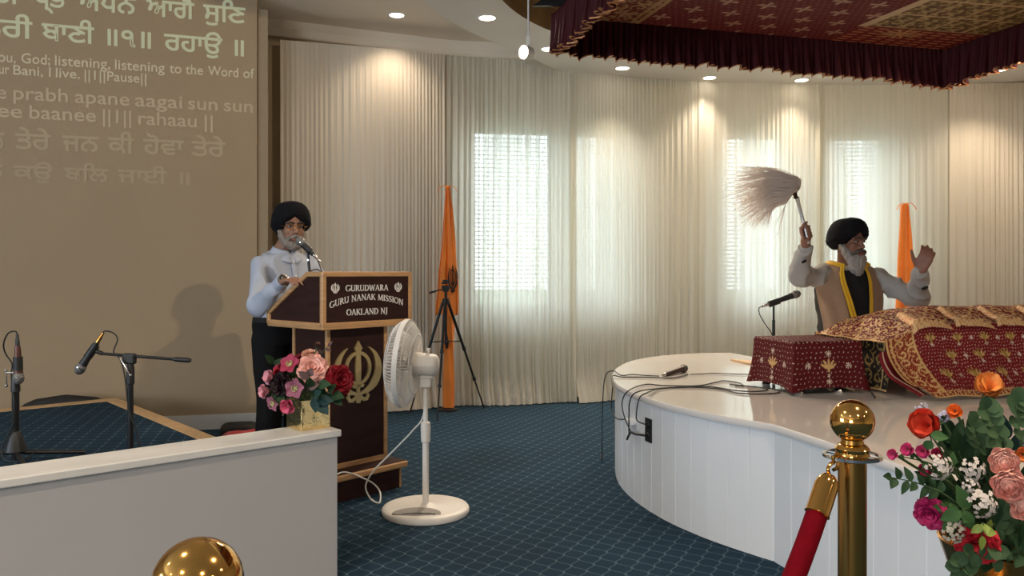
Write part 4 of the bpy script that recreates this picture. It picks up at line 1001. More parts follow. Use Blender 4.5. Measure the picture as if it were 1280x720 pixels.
# ------------------------------------------------------------------ brocade covered cot
mo = V((2.010, 4.25, ST_Z)); mrz = math.radians(13); ML, MDp = 1.75, 0.62
mj = thing('brocade_covered_cot', 'broad low cot draped in red and gold brocade, in front of the seated man', 'covered cot', tuple(mo), mrz)
MW = np.array(W[mj.name])
def to_w(Pt): return (Pt.reshape(-1, 3)@MW[:3, :3].T+MW[:3, 3]).reshape(Pt.shape)
b = MB(); b.box(0.06, ML-0.06, 0.05, MDp-0.03, 0.08, 0.22); build('cot_frame', b, M['oak'], mj, local=True, smooth_on=False, bevel=0.01)
b = MB()
b.ell((ML/2, MDp/2, 0.22), (ML/2-0.16, MDp/2-0.09, 0.13)); build('cushions', b, M['maroon'], mj, local=True)
for x in (0.20, ML-0.20):
    for y in (0.09, MDp-0.07):
        b = MB(); b.lathe([(0.0001, 0), (0.022, 0), (0.030, 0.03), (0.020, 0.05), (0.030, 0.09), (0.0001, 0.09)], (x, y, 0), 16); build('leg', b, M['oak'], mj, local=True)
def ztop_(a, y): return 0.295+0.075*smooth(0, 0.22, a)*smooth(ML+0.02, ML-0.2, a)+0.075*smooth(0.0, 0.5, a)*smooth(0, 0.32, y)*smooth(MDp+0.05, MDp-0.2, y)*smooth(ML, ML-0.4, a)
FH = 0.385; na_ = 460; fr = np.arange(FH, 0, -0.0038); tp_ = np.arange(0, MDp, 0.0075); bk = np.arange(0.006, 0.26, 0.012)
rows = []; cols_ = []
aa = np.linspace(-0.035, ML, na_)
def top_col(A, B):
    c = blank(A.shape, MAROON*np.array([0.9, 0.9, 0.9, 1])); g = scroll(A, B, 0.075, 2.1, 0.17); c[g] = GOLD
    c[(~g) & dots(A, B, 0.017, 0.0028)] = PALE
    bnd = (A > 0.26) & (B > 0.13); c[bnd & ~g] = MAROON; return c
def front_col(A, H):
    c = blank(A.shape, MAROON); c[dots(A+0.003*np.sin(H*110), H+0.003*np.sin(A*80), 0.0185, 0.0025)] = PALE
    for r in range(3):
        hh = 0.085+0.098*r; off = 0.10 if r % 2 else 0.0
        for n_ in range(-1, 11):
            cx_ = 0.235+off+0.172*n_
            if cx_ < 0.19: continue
            c[tulip(A, -H, cx_, -hh-0.01, 0.052)] = OLIVE; c[tulip(A, -H, cx_, -hh-0.012, 0.040) & (np.abs(A-cx_) > 0.012)] = GOLD; c[star(A, -H, cx_, -hh-0.034, 0.013, 6)] = PALE
            c[star(A, -H, cx_+0.086, -hh, 0.014, 8)] = PALE
    bd = A < 0.14; g = scroll(A+0.01, H, 0.062, 2.0, 0.18); c[bd] = MAROON; c[bd & g] = GOLD; c[bd & ~g & dots(A, H, 0.011, 0.003)] = COPPER
    for x_ in (0.0, 0.132): c[np.abs(A-x_) < 0.0055] = GOLD
    c[A < -0.012] = MAROON; c[(A < -0.022)] = GOLD
    bt = H > FH-0.030; g2 = scroll(A, H-FH+0.015, 0.03, 1.6, 0.2); c[bt] = MAROON; c[bt & (g2 | (H > FH-0.006) | (np.abs(H-FH+0.029) < 0.004))] = GOLD
    return c
nv_ = len(fr)+len(tp_)+len(bk); Pt = np.zeros((nv_, na_, 3)); cl = np.zeros((nv_, na_, 4)); j = 0
for h in fr:
    f = h/FH; zt = ztop_(aa, 0)
    ash = aa+0.0*f
    zz = zt*(1-f)+(0.016+0.010*np.sin(aa*9)**2)*f
    zz = zz+0.060*smooth(0.10, -0.035, aa)**2*f**6
    Pt[j, :, 0] = ash; Pt[j, :, 1] = -0.004-0.265*f**2.1+0.007*np.sin(aa*17+1+f*2)*f+0.004*np.sin(aa*41)*f; Pt[j, :, 2] = zz
    cl[j] = front_col(aa, np.full(na_, h)); j += 1
for y in tp_:
    zt = ztop_(aa, y); ed = smooth(0.0, 0.03, y)
    left = smooth(0.02, -0.035, aa)
    Pt[j, :, 0] = aa; Pt[j, :, 1] = y; Pt[j, :, 2] = zt-0.02*left+0.006*np.sin(aa*23+y*9)*np.sin(y*21+aa*5)*smooth(0.02, 0.1, y)-0.012*(1-ed)*0
    cc = top_col(aa, np.full(na_, y)); cc[np.abs(aa+0.025) < 0.008] = GOLD; cl[j] = cc; j += 1
for h in bk:
    Pt[j, :, 0] = aa; Pt[j, :, 1] = MDp+0.01*math.sin(h*10); Pt[j, :, 2] = np.maximum(ztop_(aa, MDp)-h, 0.02); cl[j] = top_col(aa, np.full(na_, MDp+h)); j += 1
grid_obj('brocade_cover', to_w(Pt), cl, M['embroidered'], mj)
# black and gold side cloth
A, B = np.meshgrid(np.linspace(-0.012, MDp-0.03, 170), np.linspace(0.012, 0.285, 80)); c = blank(A.shape, BLACKC); g = scroll(A, B, 0.085, 2.2, 0.13); c[g] = OLIVE*np.array([0.9, 0.95, 1.2, 1]); c[(np.abs(A-0.05) < 0.004) | (B < 0.022)] = GOLD
Pt = np.stack([0.012+0.010*np.sin(A*22)*(1-B/0.3)-0.035*(1-B/0.285)**2, A+0.015, B], -1); grid_obj('side_cloth', to_w(Pt), c, M['embroidered'], mj)
# turned back corner flap at the front left
A, B = np.meshgrid(np.linspace(0, 1, 40), np.linspace(0, 1, 60)); c = blank(A.shape, MAROON); c[np.abs(A-0.35) < 0.05] = PALE*np.array([0.8, 0.7, 0.6, 1])
Pt = np.stack([-0.040+0.055*A+0.06*smooth(0.55, 1.0, B), 0.02-0.235*B**2.1+0.02*(1-A), 0.20*(1-B)+0.014+0.012*np.sin(PI*A)], -1); grid_obj('turned_corner', to_w(Pt), c, M['embroidered'], mj)
# gold folds laid along the top
for n_ in range(6):
    x0 = 0.115+0.268*n_
    A, B = np.meshgrid(np.linspace(0, 1, 44), np.linspace(0, 1, 34))
    pa = np.array([x0, -0.035]); pb = np.array([x0+0.075, 0.20]); pc = np.array([x0+0.245, -0.045]); pdv = np.array([x0+0.20, 0.05])
    X = (pa[0]*(1-B)+pb[0]*B)*(1-A)+(pc[0]*(1-B)+pdv[0]*B)*A; Y = (pa[1]*(1-B)+pb[1]*B)*(1-A)+(pc[1]*(1-B)+pdv[1]*B)*A
    Z = ztop_(np.clip(X, 0, ML), np.clip(Y, 0, MDp))+0.020+0.020*np.exp(-((A-0.13)/0.10)**2)*(0.45+0.55*B)+0.012*np.sin(PI*A)+1.1*np.minimum(Y, 0)
    c = blank(A.shape, MAROON); g = scroll(A*0.20+0.013*n_, B*0.16, 0.05, 1.9, 0.30); c[g] = GOLD*np.array([1.15, 1.2, 1.3, 1]); edge = (A < 0.18) | (B < 0.20) | (A+B > 1.75); c[edge] = GOLD*np.array([1.15, 1.2, 1.4, 0.7]); c[edge & scroll(A*0.25, B*0.25, 0.022, 1.5, 0.13)] = COPPER; c[dots(A*0.2, B*0.15, 0.02, 0.002)] = PALE
    grid_obj('gold_fold', to_w(np.stack([X, Y, Z], -1)), c, M['embroidered'], mj)

# ------------------------------------------------------------------ canopy overhead
Q = V((0.29, 5.22, 0)); CR = V((0.967, 0.255, 0)).normalized(); CF = V((CR.y, -CR.x, 0)); CS = 3.05
cn = thing('canopy', 'square maroon and gold brocade canopy with a frilled skirt hanging from the dome', 'canopy', tuple(Q+V((0, 0, 2.65))))
n_ = 340; A, B = np.meshgrid(np.linspace(0.015, CS-0.015, n_), np.linspace(0.015, CS-0.015, n_))
c = blank(A.shape, np.array([0.135, 0.013, 0.015, 0.0])); DG = np.array([0.42, 0.25, 0.10, 0.7])
c[dots(A, B, 0.045, 0.010)] = np.array([0.22, 0.07, 0.05, 0.2])
iq = np.round(B/0.20); xq = A/0.26-0.5*(iq % 2); c[star(xq-np.round(xq), (B-iq*0.20)/0.26, 0, 0, 0.25, 4)] = np.array([0.45, 0.26, 0.15, 0.5])
lb = (A < 0.57); g = scroll(A, B, 0.11, 2.0, 0.2); c[lb & g] = DG; c[lb & (np.abs(A-0.555) < 0.014)] = DG; c[lb & (np.abs(A-0.51) < 0.006)] = DG
rp_ = (A > 2.03); c[rp_] = np.array([0.16, 0.016, 0.012, 0.1]); dash = (np.abs((B/0.055) % 1-0.5) < 0.16) & (np.abs((A/0.12) % 1-0.5) < 0.33); c[rp_ & dash] = np.array([0.60, 0.22, 0.10, 0.7])
net = (A > 2.03) & (B > 0.40); c[net] = np.array([0.12, 0.055, 0.020, 0.2]); c[net & scroll(A, B, 0.10, 1.7, 0.2)] = np.array([0.42, 0.28, 0.10, 0.7])
c[net & ((np.abs((A-2.03) % 0.26-0.13) > 0.118) | (np.abs((B-0.4) % 0.28-0.14) > 0.13))] = np.array([0.55, 0.36, 0.18, 0.6])
c[(np.abs(A-2.03) < 0.035) & (B > 0.38)] = np.array([0.60, 0.42, 0.24, 0.6])
c[star((A-2.42)/1.6, B-0.28, 0, 0, 0.11, 12)] = np.array([0.55, 0.30, 0.12, 0.8])
sag = 0.03*np.sin(PI*A/CS)*np.sin(PI*B/CS)
Pt = np.zeros(A.shape+(3,)); 
for ax_ in range(2): Pt[..., ax_] = Q[ax_]+CR[ax_]*A+CF[ax_]*B
Pt[..., 2] = 2.90-sag; grid_obj('canopy_underside', Pt, c, M['embroidered'], cn)
b = MB(); qs = [Q, Q+CR*CS, Q+CR*CS+CF*CS, Q+CF*CS]; b.add([(p.x, p.y, z) for z in (2.915, 2.945) for p in qs], [(0, 3, 2, 1), (4, 5, 6, 7), (0, 1, 5, 4), (1, 2, 6, 5), (2, 3, 7, 6), (3, 0, 4, 7)])
b.v = [(p[0], p[1], p[2]) for p in b.v]; build('canopy_frame', b, M['black_metal'], cn, smooth_on=False)
for i in range(4):
    p0, p1 = qs[i], qs[(i+1) % 4]; t = (p1-p0).normalized(); o_ = V((-t.y, t.x, 0))
    if i in (0,): o_ = -CF
    elif i == 1: o_ = CR.copy()
    elif i == 2: o_ = CF.copy()
    else: o_ = -CR
    ns = 760; s_ = np.linspace(-0.03, CS+0.03, ns); rr_ = np.random.RandomState(i+40); wob = np.interp(s_, np.linspace(0, CS, 40), rr_.uniform(-1, 1, 40)); ph = s_/0.042*2*PI+wob*2.0
    nv_ = 14; Pt = np.zeros((nv_, ns, 3))
    for j in range(nv_):
        f = j/(nv_-1); am = 0.007+0.024*f**1.5
        off = am*np.sin(ph)+0.012*f*np.sin(ph*0.31+i)
        z = 2.93-(0.27+0.05*np.exp(-((s_-(CS if i == 0 else 0 if i == 1 else -9))/0.5)**2)+0.012*np.sin(ph*0.5+1)*f+0.02*wob*f)*f
        along = s_+0.010*f*np.sin(ph*1.5)
        for ax_ in range(2): Pt[j, :, ax_] = p0[ax_]+t[ax_]*along+o_[ax_]*(off+0.012)
        Pt[j, :, 2] = z
    vl = grid_obj('valance', Pt, None, M['maroon'], cn); sm = vl.modifiers.new('t', 'SOLIDIFY'); sm.thickness = 0.002
    b = MB(); b.tube([tuple(p) for p in Pt[-1]], 0.0042, 5); build('gold_braid', b, M['trim_gold'], vl)
for p in (Q+CR*0.12+CF*0.12, Q+CR*(CS-0.12)+CF*0.12, Q+CR*(CS-0.12)+CF*(CS-0.12), Q+CR*0.12+CF*(CS-0.12)):
    dv = V((SC_C[0], SC_C[1], 0))-V((p.x, p.y, 0)); b = MB(); b.tube([(p.x, p.y, 2.94), (p.x+dv.x*0.45, p.y+dv.y*0.45, 3.55 if dv.length < 2.6 else 3.60)], 0.006, 8); build('hanging_cord', b, M['black'], cn)
b = MB(); pq = Q+CF*0.16+CR*0.02; b.prism([(0, 0), (0.30, 0), (0.30, 0.20)], -0.012, 0.012, Matrix.Translation((pq.x-0.22, pq.y, 2.925)) @ Matrix(((1, 0, 0, 0), (0, 0, -1, 0), (0, 1, 0, 0), (0, 0, 0, 1)))); build('corner_bracket', b, M['black_metal'], cn, smooth_on=False)

# ------------------------------------------------------------------ hanging spot lamp
def hanging_spot(lab, top, aim, power):
    """top: foot of the rod; the lamp head hangs 9 cm lower and looks along aim"""
    sl = thing('hanging_spot_lamp', lab, 'spot lamp', tuple(top), 0, 'spot lamps hanging from the dome')
    xr = V(top); b = MB(); b.tube([xr, (xr.x, xr.y, 3.33)], 0.006, 10); b.tube([(xr.x, xr.y, 3.30), (xr.x, xr.y, 3.40), (xr.x+(0.10 if xr.x < 2 else -0.10), xr.y, 3.46)], 0.008, 10); build('rod', b, M['lamp_trim'], sl)
    b = MB(); b.obox(xr+V((0, 0, -0.022)), (1, 0, 0), (0, 1, 0), (0, 0, 1), 0.012, 0.012, 0.028); b.tube([xr+V((0, 0, -0.05)), xr+V((0, 0, -0.08))], 0.006, 8); build('connector', b, M['lamp_trim'], sl, smooth_on=False, bevel=0.003)
    ax_ = V(aim).normalized(); hc = xr+V((0, 0, -0.10))+ax_*0.012
    b = MB(); b.lathe([(0.0001, -0.045), (0.024, -0.044), (0.034, -0.035), (0.042, 0.02), (0.044, 0.032), (0.041, 0.030), (0.038, 0.022), (0.0001, 0.022)], hc, 24, ax_); build('lamp_head', b, M['lamp_trim'], sl)
    b = MB(); b.lathe([(0.0001, 0.036), (0.02, 0.035), (0.0395, 0.026), (0.0395, 0.022), (0.0001, 0.022)], hc, 24, ax_); build('lamp_lens', b, M['lamp'], sl)
    spot('lamp_light', hc+ax_*0.05, hc+ax_*2, power, WARM, math.radians(130), 0.9, 0.05)
hanging_spot('small lit spot lamp hanging on a thin white rod from the dome', P(660.5, 46, 5.0), (-0.72, -0.66, -0.10), TRACK_W*10)
hanging_spot('added spot lamp right of the canopy, outside the picture, brightening the curtains', (3.95, 4.75, 2.72), (-0.25, 0.95, -0.16), TRACK_W*15)  # unseen extra lamp, added to brighten the curtains

# ------------------------------------------------------------------ brass posts and the velvet rope
def stanchion(lab, x, y):
    t = thing('brass_post', lab, 'stanchion', (x, y, 0), 0, 'brass rope posts')
    b = MB(); b.lathe([(0.0001, 0), (0.16, 0), (0.16, 0.012), (0.14, 0.03), (0.06, 0.05), (0.027, 0.07), (0.0001, 0.07)], (x, y, 0), 48); build('base', b, M['brass'], t)
    b = MB(); b.tube([(x, y, 0.06), (x, y, 0.895)], 0.0255, 32); build('tube', b, M['brass_post'], t)
    b = MB(); b.lathe([(0.026, 0.885), (0.030, 0.888), (0.0315, 0.896), (0.029, 0.902), (0.031, 0.908), (0.027, 0.914), (0.021, 0.918), (0.019, 0.926), (0.0001, 0.926)], (x, y, 0), 32); build('collar', b, M['brass'], t)
    b = MB(); R = []
    for r_, z_ in ((0.046, 0.893), (0.053, 0.892), (0.053, 0.897), (0.046, 0.898)): R.append([V((x+r_*math.cos(a), y+r_*math.sin(a), z_)) for a in [2*PI*k/40 for k in range(40)]])
    b.rings(R+[R[0]], True, False)
    for a in (PI/4, 3*PI/4, 5*PI/4, 7*PI/4): b.tube([(x+0.026*math.cos(a), y+0.026*math.sin(a), 0.895), (x+0.048*math.cos(a), y+0.048*math.sin(a), 0.895)], 0.003, 8)
    build('hook_ring', b, M['chrome'], t)
    b = MB(); b.ell((x, y, 0.960), 0.040, None, 40, 28); build('ball', b, M['brass'], t)
    return t
s2 = (0.64, 1.505); s1_ = (-0.283, 0.72)
stanchion('brass post with ball top and red velvet rope, in front of the white stage', *s2)
stanchion('brass post at the bottom of the picture, only its ball top showing', *s1_)
hk = V((s2[0]-0.046, s2[1]-0.026, 0.892)); he = V((s1_[0]+0.040, s1_[1]+0.035, 0.892))
rp = thing('velvet_rope', 'red velvet rope with brass ends hanging from the brass post at right', 'rope', tuple(hk))
def cat_pt(t):
    p = hk.lerp(he, t); s = 0.40; p.z = 0.886-s*(1-(2*t-1)**2); return p
e0_, e1_ = cat_pt(0.032), cat_pt(0.076)
b = MB(); pts = [cat_pt(0.045+0.91*k/60) for k in range(61)]; b.tube(pts, 0.0192, 20); build('velvet_cover', b, M['velvet'], rp)
for (ta, tb, hook) in ((0.014, 0.054, hk), (0.986, 0.946, he)):
    a_, c_ = cat_pt(ta), cat_pt(tb); dv = (c_-a_); L_ = dv.length
    b = MB(); b.lathe([(0.0001, -0.004), (0.012, -0.002), (0.019, 0.008), (0.0212, 0.018), (0.0212, L_-0.004), (0.0225, L_), (0.019, L_+0.002), (0.0001, L_)], a_, 28, dv); build('brass_end', b, M['brass'], rp)
    b = MB(); tdir = (a_-hook); n0 = tdir.normalized(); sd_ = n0.cross(V((0.6, -0.8, 0))).normalized()
    arc_ = [a_+n0*-0.002, a_-n0*0.012+sd_*0.010, a_-n0*0.024+sd_*0.004, a_-n0*0.030-sd_*0.004, hook+V((0.0, 0, 0.006)), hook+V((0.012, 0.008, 0.002)), hook+V((0.010, 0.006, -0.014)), hook+V((0.0, 0.0, -0.018))]
    b.tube(spl(arc_, 5), 0.0036, 8); build('hook', b, M['brass'], rp)

# ------------------------------------------------------------------ outlet, adapter, loose microphone and cables on the stage
def edge_pt(px, y, out=0.004):
    """point on the stage's curved front at a picture column"""
    k = (px-640)/1000.0; best = None
    for a, c in zip(ol, ol[1:]):
        dv = c-a; den = dv.x-k*dv.y
        if abs(den) < 1e-9: continue
        t = (k*a.y-a.x)/den
        if 0 <= t <= 1:
            p = a+dv*t
            if best is None or p.y < best[0].y: best = (p, dv.normalized())
    p, t = best; w = V((-t.y, t.x, 0)); q = p-w*out; q.z = CAM_Z-(y-340)/1000.0*p.y; return q, t, w
q, t_e, w_e = edge_pt(807.3, 538)
ot = thing('outlet_plate', 'black outlet plate on the stage\'s white front, with cables plugged in', 'outlet', tuple(q+w_e*0.022))
b = MB(); b.obox(q+w_e*0.019, t_e, w_e, (0, 0, 1), 0.037, 0.004, 0.062); build('plate', b, M['black'], ot, smooth_on=False, bevel=0.003)
for dz in (0.028, -0.028):
    b = MB(); b.lathe([(0.0001, 0.0), (0.015, 0.0), (0.017, 0.004), (0.015, 0.008), (0.0001, 0.008)], q+w_e*0.018+V((0, 0, dz)), 18, -w_e); build('socket', b, M['black_metal'], ot)
q3, t3, w3 = edge_pt(788, 527)
ad = thing('power_adapter', 'small white plug adapter on the stage front, left of the outlet plate', 'adapter', tuple(q3))
b = MB(); b.obox(q3-t3*-0.0+w3*0.006, t3, w3, (0, 0, 1), 0.045, 0.018, 0.012); build('adapter_body', b, M['white_paint'], ad, smooth_on=False, bevel=0.005)
b = MB(); b.obox(q3+w3*0.006-t3*0.052, t3, w3, (0, 0, 1), 0.016, 0.010, 0.007); build('plug', b, M['black'], ad, smooth_on=False, bevel=0.002)
def top_pt(px, y): d_ = (CAM_Z-ST_Z-0.006)/((y-340)/1000.0); return P(px, y, d_)
def E_(px, y, out=0.012): return edge_pt(px, y, out)[0]
microphone('microphone with a steel head lying loose on the white stage', top_pt(855.5, 464)+V((0, 0, 0.019)), top_pt(832, 469)+V((0, 0, 0.006)), ring=M['black_metal'], body=mat('dark_red_microphone', (0.05, 0.015, 0.015), 0.4))
cable('black cable from the loose microphone\'s plug, over the stage\'s left edge to the floor', [top_pt(824, 470), top_pt(807, 469.3), top_pt(790, 468.0), top_pt(777, 469.2), V((0.655, 5.20, ST_Z+0.008)), V((0.60, 5.16, ST_Z-0.03)), V((0.585, 5.17, 0.35)), V((0.585, 5.20, 0.03)), V((0.60, 5.42, 0.006))])
cable('black cable crossing the stage\'s left rim and sagging down to the white adapter', [top_pt(860, 468), top_pt(840, 472.5), top_pt(811, 471.5), top_pt(780, 471.4), V((0.617, 4.93, ST_Z+0.008)), E_(770, 484, 0.02), E_(769, 497, 0.02), E_(769, 512, 0.02), E_(775, 523, 0.02), q3-t3*0.068+w3*0.004])
cable('black cable rising highest over the stage rim, left of the outlet', [E_(793, 540, 0.02), E_(785, 521, 0.02), E_(783, 503, 0.025), E_(788, 488.5, 0.012), top_pt(807, 480.5), top_pt(831, 482), top_pt(872, 482), top_pt(894, 478), top_pt(905, 476), top_pt(923, 478.5), top_pt(930, 482)])
cable('black cable over the stage rim that loops out to the red covered box', [E_(791, 546, 0.022), E_(791, 521, 0.022), E_(793, 501, 0.025), E_(800, 489.5, 0.012), top_pt(831, 485), top_pt(882, 483), top_pt(923, 488.5), top_pt(951, 489), top_pt(959, 486.5), top_pt(945, 483.5), top_pt(919, 482)])
cable('black cable over the stage rim closest to the outlet plate', [q+w_e*0.008+V((0, 0, 0.028)), E_(803, 525, 0.03), E_(801, 511, 0.022), E_(803.5, 497, 0.018), E_(809, 491.5, 0.008), top_pt(825, 486), top_pt(862, 484), top_pt(902, 486.5), top_pt(923, 491.5), top_pt(953, 492.5), top_pt(974, 490.5), top_pt(966, 486), top_pt(936, 482.8), top_pt(912, 480.5)])
cable('thin black cable running straight across the stage behind the loose microphone', [top_pt(862, 468.0), top_pt(875, 467.5), top_pt(892, 466.6), top_pt(915, 467.4), top_pt(940, 468.2), top_pt(965, 470)], 0.0028)
cable('short black lead from the outlet plate\'s lower socket, hanging in a small loop', [q+w_e*0.008+V((0, 0, -0.028)), E_(800, 542, 0.03), E_(796, 540, 0.03), E_(792, 544, 0.028), E_(789.5, 549, 0.026)], 0.006)
cable('short black lead on the stage between the covered box and the cot', [top_pt(1086, 487), top_pt(1090, 491), top_pt(1094, 497)], 0.0035)

# microphone beside the seated man
mb_ = V(((967-640)*0.0050, 5.0, ST_Z))
sm_ = thing('table_microphone_stand', 'short straight black microphone stand behind the red covered box', 'microphone stand', tuple(mb_))
b = MB(); b.lathe([(0.0001, 0), (0.085, 0), (0.085, 0.010), (0.02, 0.022), (0.0001, 0.022)], mb_, 28); build('foot', b, M['black_metal'], sm_)
b = MB(); b.tube([mb_+V((0, 0, 0.02)), P(967, 400, 5.0)], 0.0095, 12); b.tube([P(967, 400, 5.0), P(967, 381, 5.0)], 0.0065, 12); build('pole', b, M['black_metal'], sm_)
b = MB(); b.tube([P(961, 380.5, 5.0), P(974, 376, 5.0)], 0.020, 14); build('clip', b, M['black'], sm_)
microphone('grey headed microphone on the short stand beside the seated man', P(996, 367.5, 5.0), P(962, 379.8, 5.0))
cable('thin black cable drooping from the microphone beside the seated man', [P(951, 383.5, 5.0), P(948.5, 386, 5.0), P(950, 394, 5.0), P(957, 406, 5.0), P(965, 418, 4.98), P(969, 440, 4.97), V((mb_.x+0.03, mb_.y-0.09, ST_Z+0.005)), V((mb_.x-0.15, mb_.y-0.12, ST_Z+0.005))], 0.003)
# ------------------------------------------------------------------ people
M['skin1'] = mat('skin_brown', (0.34, 0.17, 0.11), 0.5, var=0.10, scale=30, sss=0.08)
M['skin2'] = mat('skin_deep_brown', (0.27, 0.125, 0.08), 0.5, var=0.10, scale=30, sss=0.08)
M['turban'] = mat('black_turban_muslin', (0.007, 0.007, 0.009), 0.9, var=0.2, scale=30, spec=0.2)
M['shirt'] = mat('pale_blue_shirt_cotton', (0.46, 0.50, 0.60), 0.8, var=0.05, scale=14, bump=0.06, bscale=400)
M['trouser'] = mat('black_trouser_wool', (0.008, 0.008, 0.009), 0.9, var=0.2, spec=0.2)
M['beard1'] = mat('grey_beard_hair', (0.24, 0.205, 0.175), 0.8, var=0.35, scale=60, bump=0.5, bscale=220, stretch=(1, 1, 0.3))
M['beard2'] = mat('white_grey_beard_hair', (0.37, 0.335, 0.30), 0.8, var=0.35, scale=60, bump=0.6, bscale=220, stretch=(1, 1, 0.25))
M['moustache2'] = mat('dark_grey_moustache_hair', (0.10, 0.075, 0.06), 0.8, var=0.3, scale=80)
M['eye'] = mat('eye_white', (0.36, 0.32, 0.29), 0.3, var=0.02)
M['iris'] = mat('dark_brown_iris', (0.02, 0.012, 0.008), 0.2, var=0.1)
M['brow'] = mat('dark_eyebrow_hair', (0.05, 0.035, 0.03), 0.9, var=0.3)
M['lips'] = mat('lip_skin', (0.26, 0.09, 0.07), 0.45, var=0.08)
M['kurta'] = mat('light_grey_kurta_cotton', (0.42, 0.40, 0.37), 0.85, var=0.05, scale=12, bump=0.06, bscale=400)
M['vest'] = mat('black_waistcoat', (0.010, 0.009, 0.009), 0.85, var=0.2)
M['shawl'] = mat('tan_wool_shawl', (0.34, 0.21, 0.125), 0.9, var=0.07, scale=20, bump=0.15, bscale=300, sheen=0.2)
M['yellow'] = mat('yellow_scarf_cotton', (0.75, 0.42, 0.015), 0.75, var=0.10, scale=14)
M['sock'] = mat('grey_sock', (0.12, 0.12, 0.12), 0.9)
def hair_mat():
    m = bpy.data.materials.new('white_yak_hair'); m.use_nodes = True; nt = m.node_tree; nt.nodes.remove(nt.nodes['Principled BSDF']); L = nt.links.new
    tc = nd(nt, 'ShaderNodeTexCoord'); no = nd(nt, 'ShaderNodeTexNoise'); no.inputs['Scale'].default_value = 30; L(tc.outputs['Object'], no.inputs['Vector'])
    mx = nd(nt, 'ShaderNodeMix', data_type='RGBA'); L(no.outputs[0], mx.inputs[0]); mx.inputs[6].default_value = (0.98, 0.88, 0.80, 1); mx.inputs[7].default_value = (1.0, 0.95, 0.90, 1)
    d = nd(nt, 'ShaderNodeBsdfDiffuse'); t = nd(nt, 'ShaderNodeBsdfTranslucent'); L(mx.outputs[2], d.inputs[0]); L(mx.outputs[2], t.inputs[0])
    s_ = nd(nt, 'ShaderNodeMixShader'); s_.inputs[0].default_value = 0.5; L(d.outputs[0], s_.inputs[1]); L(t.outputs[0], s_.inputs[2]); tp_ = nd(nt, 'ShaderNodeBsdfTransparent'); s2_ = nd(nt, 'ShaderNodeMixShader'); s2_.inputs[0].default_value = 0.25; L(s_.outputs[0], s2_.inputs[1]); L(tp_.outputs[0], s2_.inputs[2]); L(s2_.outputs[0], nt.nodes['Material Output'].inputs[0]); return m
M['hairwhite'] = hair_mat()
M['silver'] = mat('engraved_silver', (0.72, 0.70, 0.68), 0.28, metal=1.0, var=0.35, scale=160, bump=0.4, bscale=200)

class Frame:
    def __init__(s, o, f):
        s.o = V(o); s.f = V(f).normalized(); s.u = V((0, 0, 1)); s.r = s.f.cross(s.u).normalized(); s.u = s.r.cross(s.f).normalized()
    def __call__(s, x, y, z): return s.o+s.r*x+s.f*y+s.u*z
    def ax(s): return (s.r, s.f, s.u)
def torso(mb, cx_, cy_, fr, rings, infl=0.0, n=28, top_cap=True):
    R = []
    for z, hw, hd, fo in rings:
        c = V((cx_, cy_, z))+fr.f*fo
        R.append([c+fr.r*((hw+infl)*np.sign(math.cos(a))*abs(math.cos(a))**0.85)+fr.f*((hd+infl)*np.sign(math.sin(a))*abs(math.sin(a))**0.9) for a in [2*PI*k/n for k in range(n)]])
    mb.rings(R)
def head_prims(mb, H, neck_to, nr=0.055):
    A_ = H.ax()
    mb.ell(H(0, -0.012, 0.035), (0.076, 0.096, 0.096), A_); mb.ell(H(0, 0.028, -0.045), (0.060, 0.066, 0.078), A_)
    for s in (-1, 1):
        mb.ell(H(0.034*s, 0.060, -0.028), (0.027, 0.026, 0.026), A_); mb.ell(H(0.077*s, -0.008, -0.012), (0.011, 0.020, 0.033), A_)
        mb.rc(H(0.014*s, 0.088, 0.022), 0.011, H(0.048*s, 0.074, 0.019), 0.011)
        mb.ell(H(0.014*s, 0.100, -0.036), (0.009, 0.011, 0.008), A_)
    mb.rc(H(0, 0.086, 0.012), 0.009, H(0, 0.112, -0.030), 0.012); mb.rc(H(0, 0.088, -0.062), 0.016, H(0, 0.084, -0.072), 0.016); mb.ell(H(0, 0.070, -0.100), (0.026, 0.024, 0.022), A_)
    mb.rc(H(0, -0.02, -0.06), nr, neck_to, nr*1.12)
def face_parts(root, H, skin, brow, glasses=False):
    for s in (-1, 1):
        b = MB(); b.ell(H(0.032*s, 0.083, 0.002), (0.0130, 0.0095, 0.0058), H.ax(), 14, 10); e_ = build('eye', b, M['eye'], root)
        b = MB(); b.ell(H(0.031*s, 0.0895, 0.002), (0.006, 0.005, 0.006), H.ax(), 12, 8); build('iris', b, M['iris'], e_)
        b = MB(); b.rc(H(0.012*s, 0.103, 0.022), 0.0055, H(0.032*s, 0.100, 0.028), 0.006); b.rc(H(0.032*s, 0.100, 0.028), 0.006, H(0.052*s, 0.084, 0.020), 0.004); build('eyebrow', b, brow, root)
    b = MB(); b.rc(H(-0.02, 0.098, -0.070), 0.006, H(0.02, 0.098, -0.070), 0.006); b.rc(H(-0.018, 0.096, -0.079), 0.007, H(0.018, 0.096, -0.079), 0.007); build('lips', b, M['lips'], root)
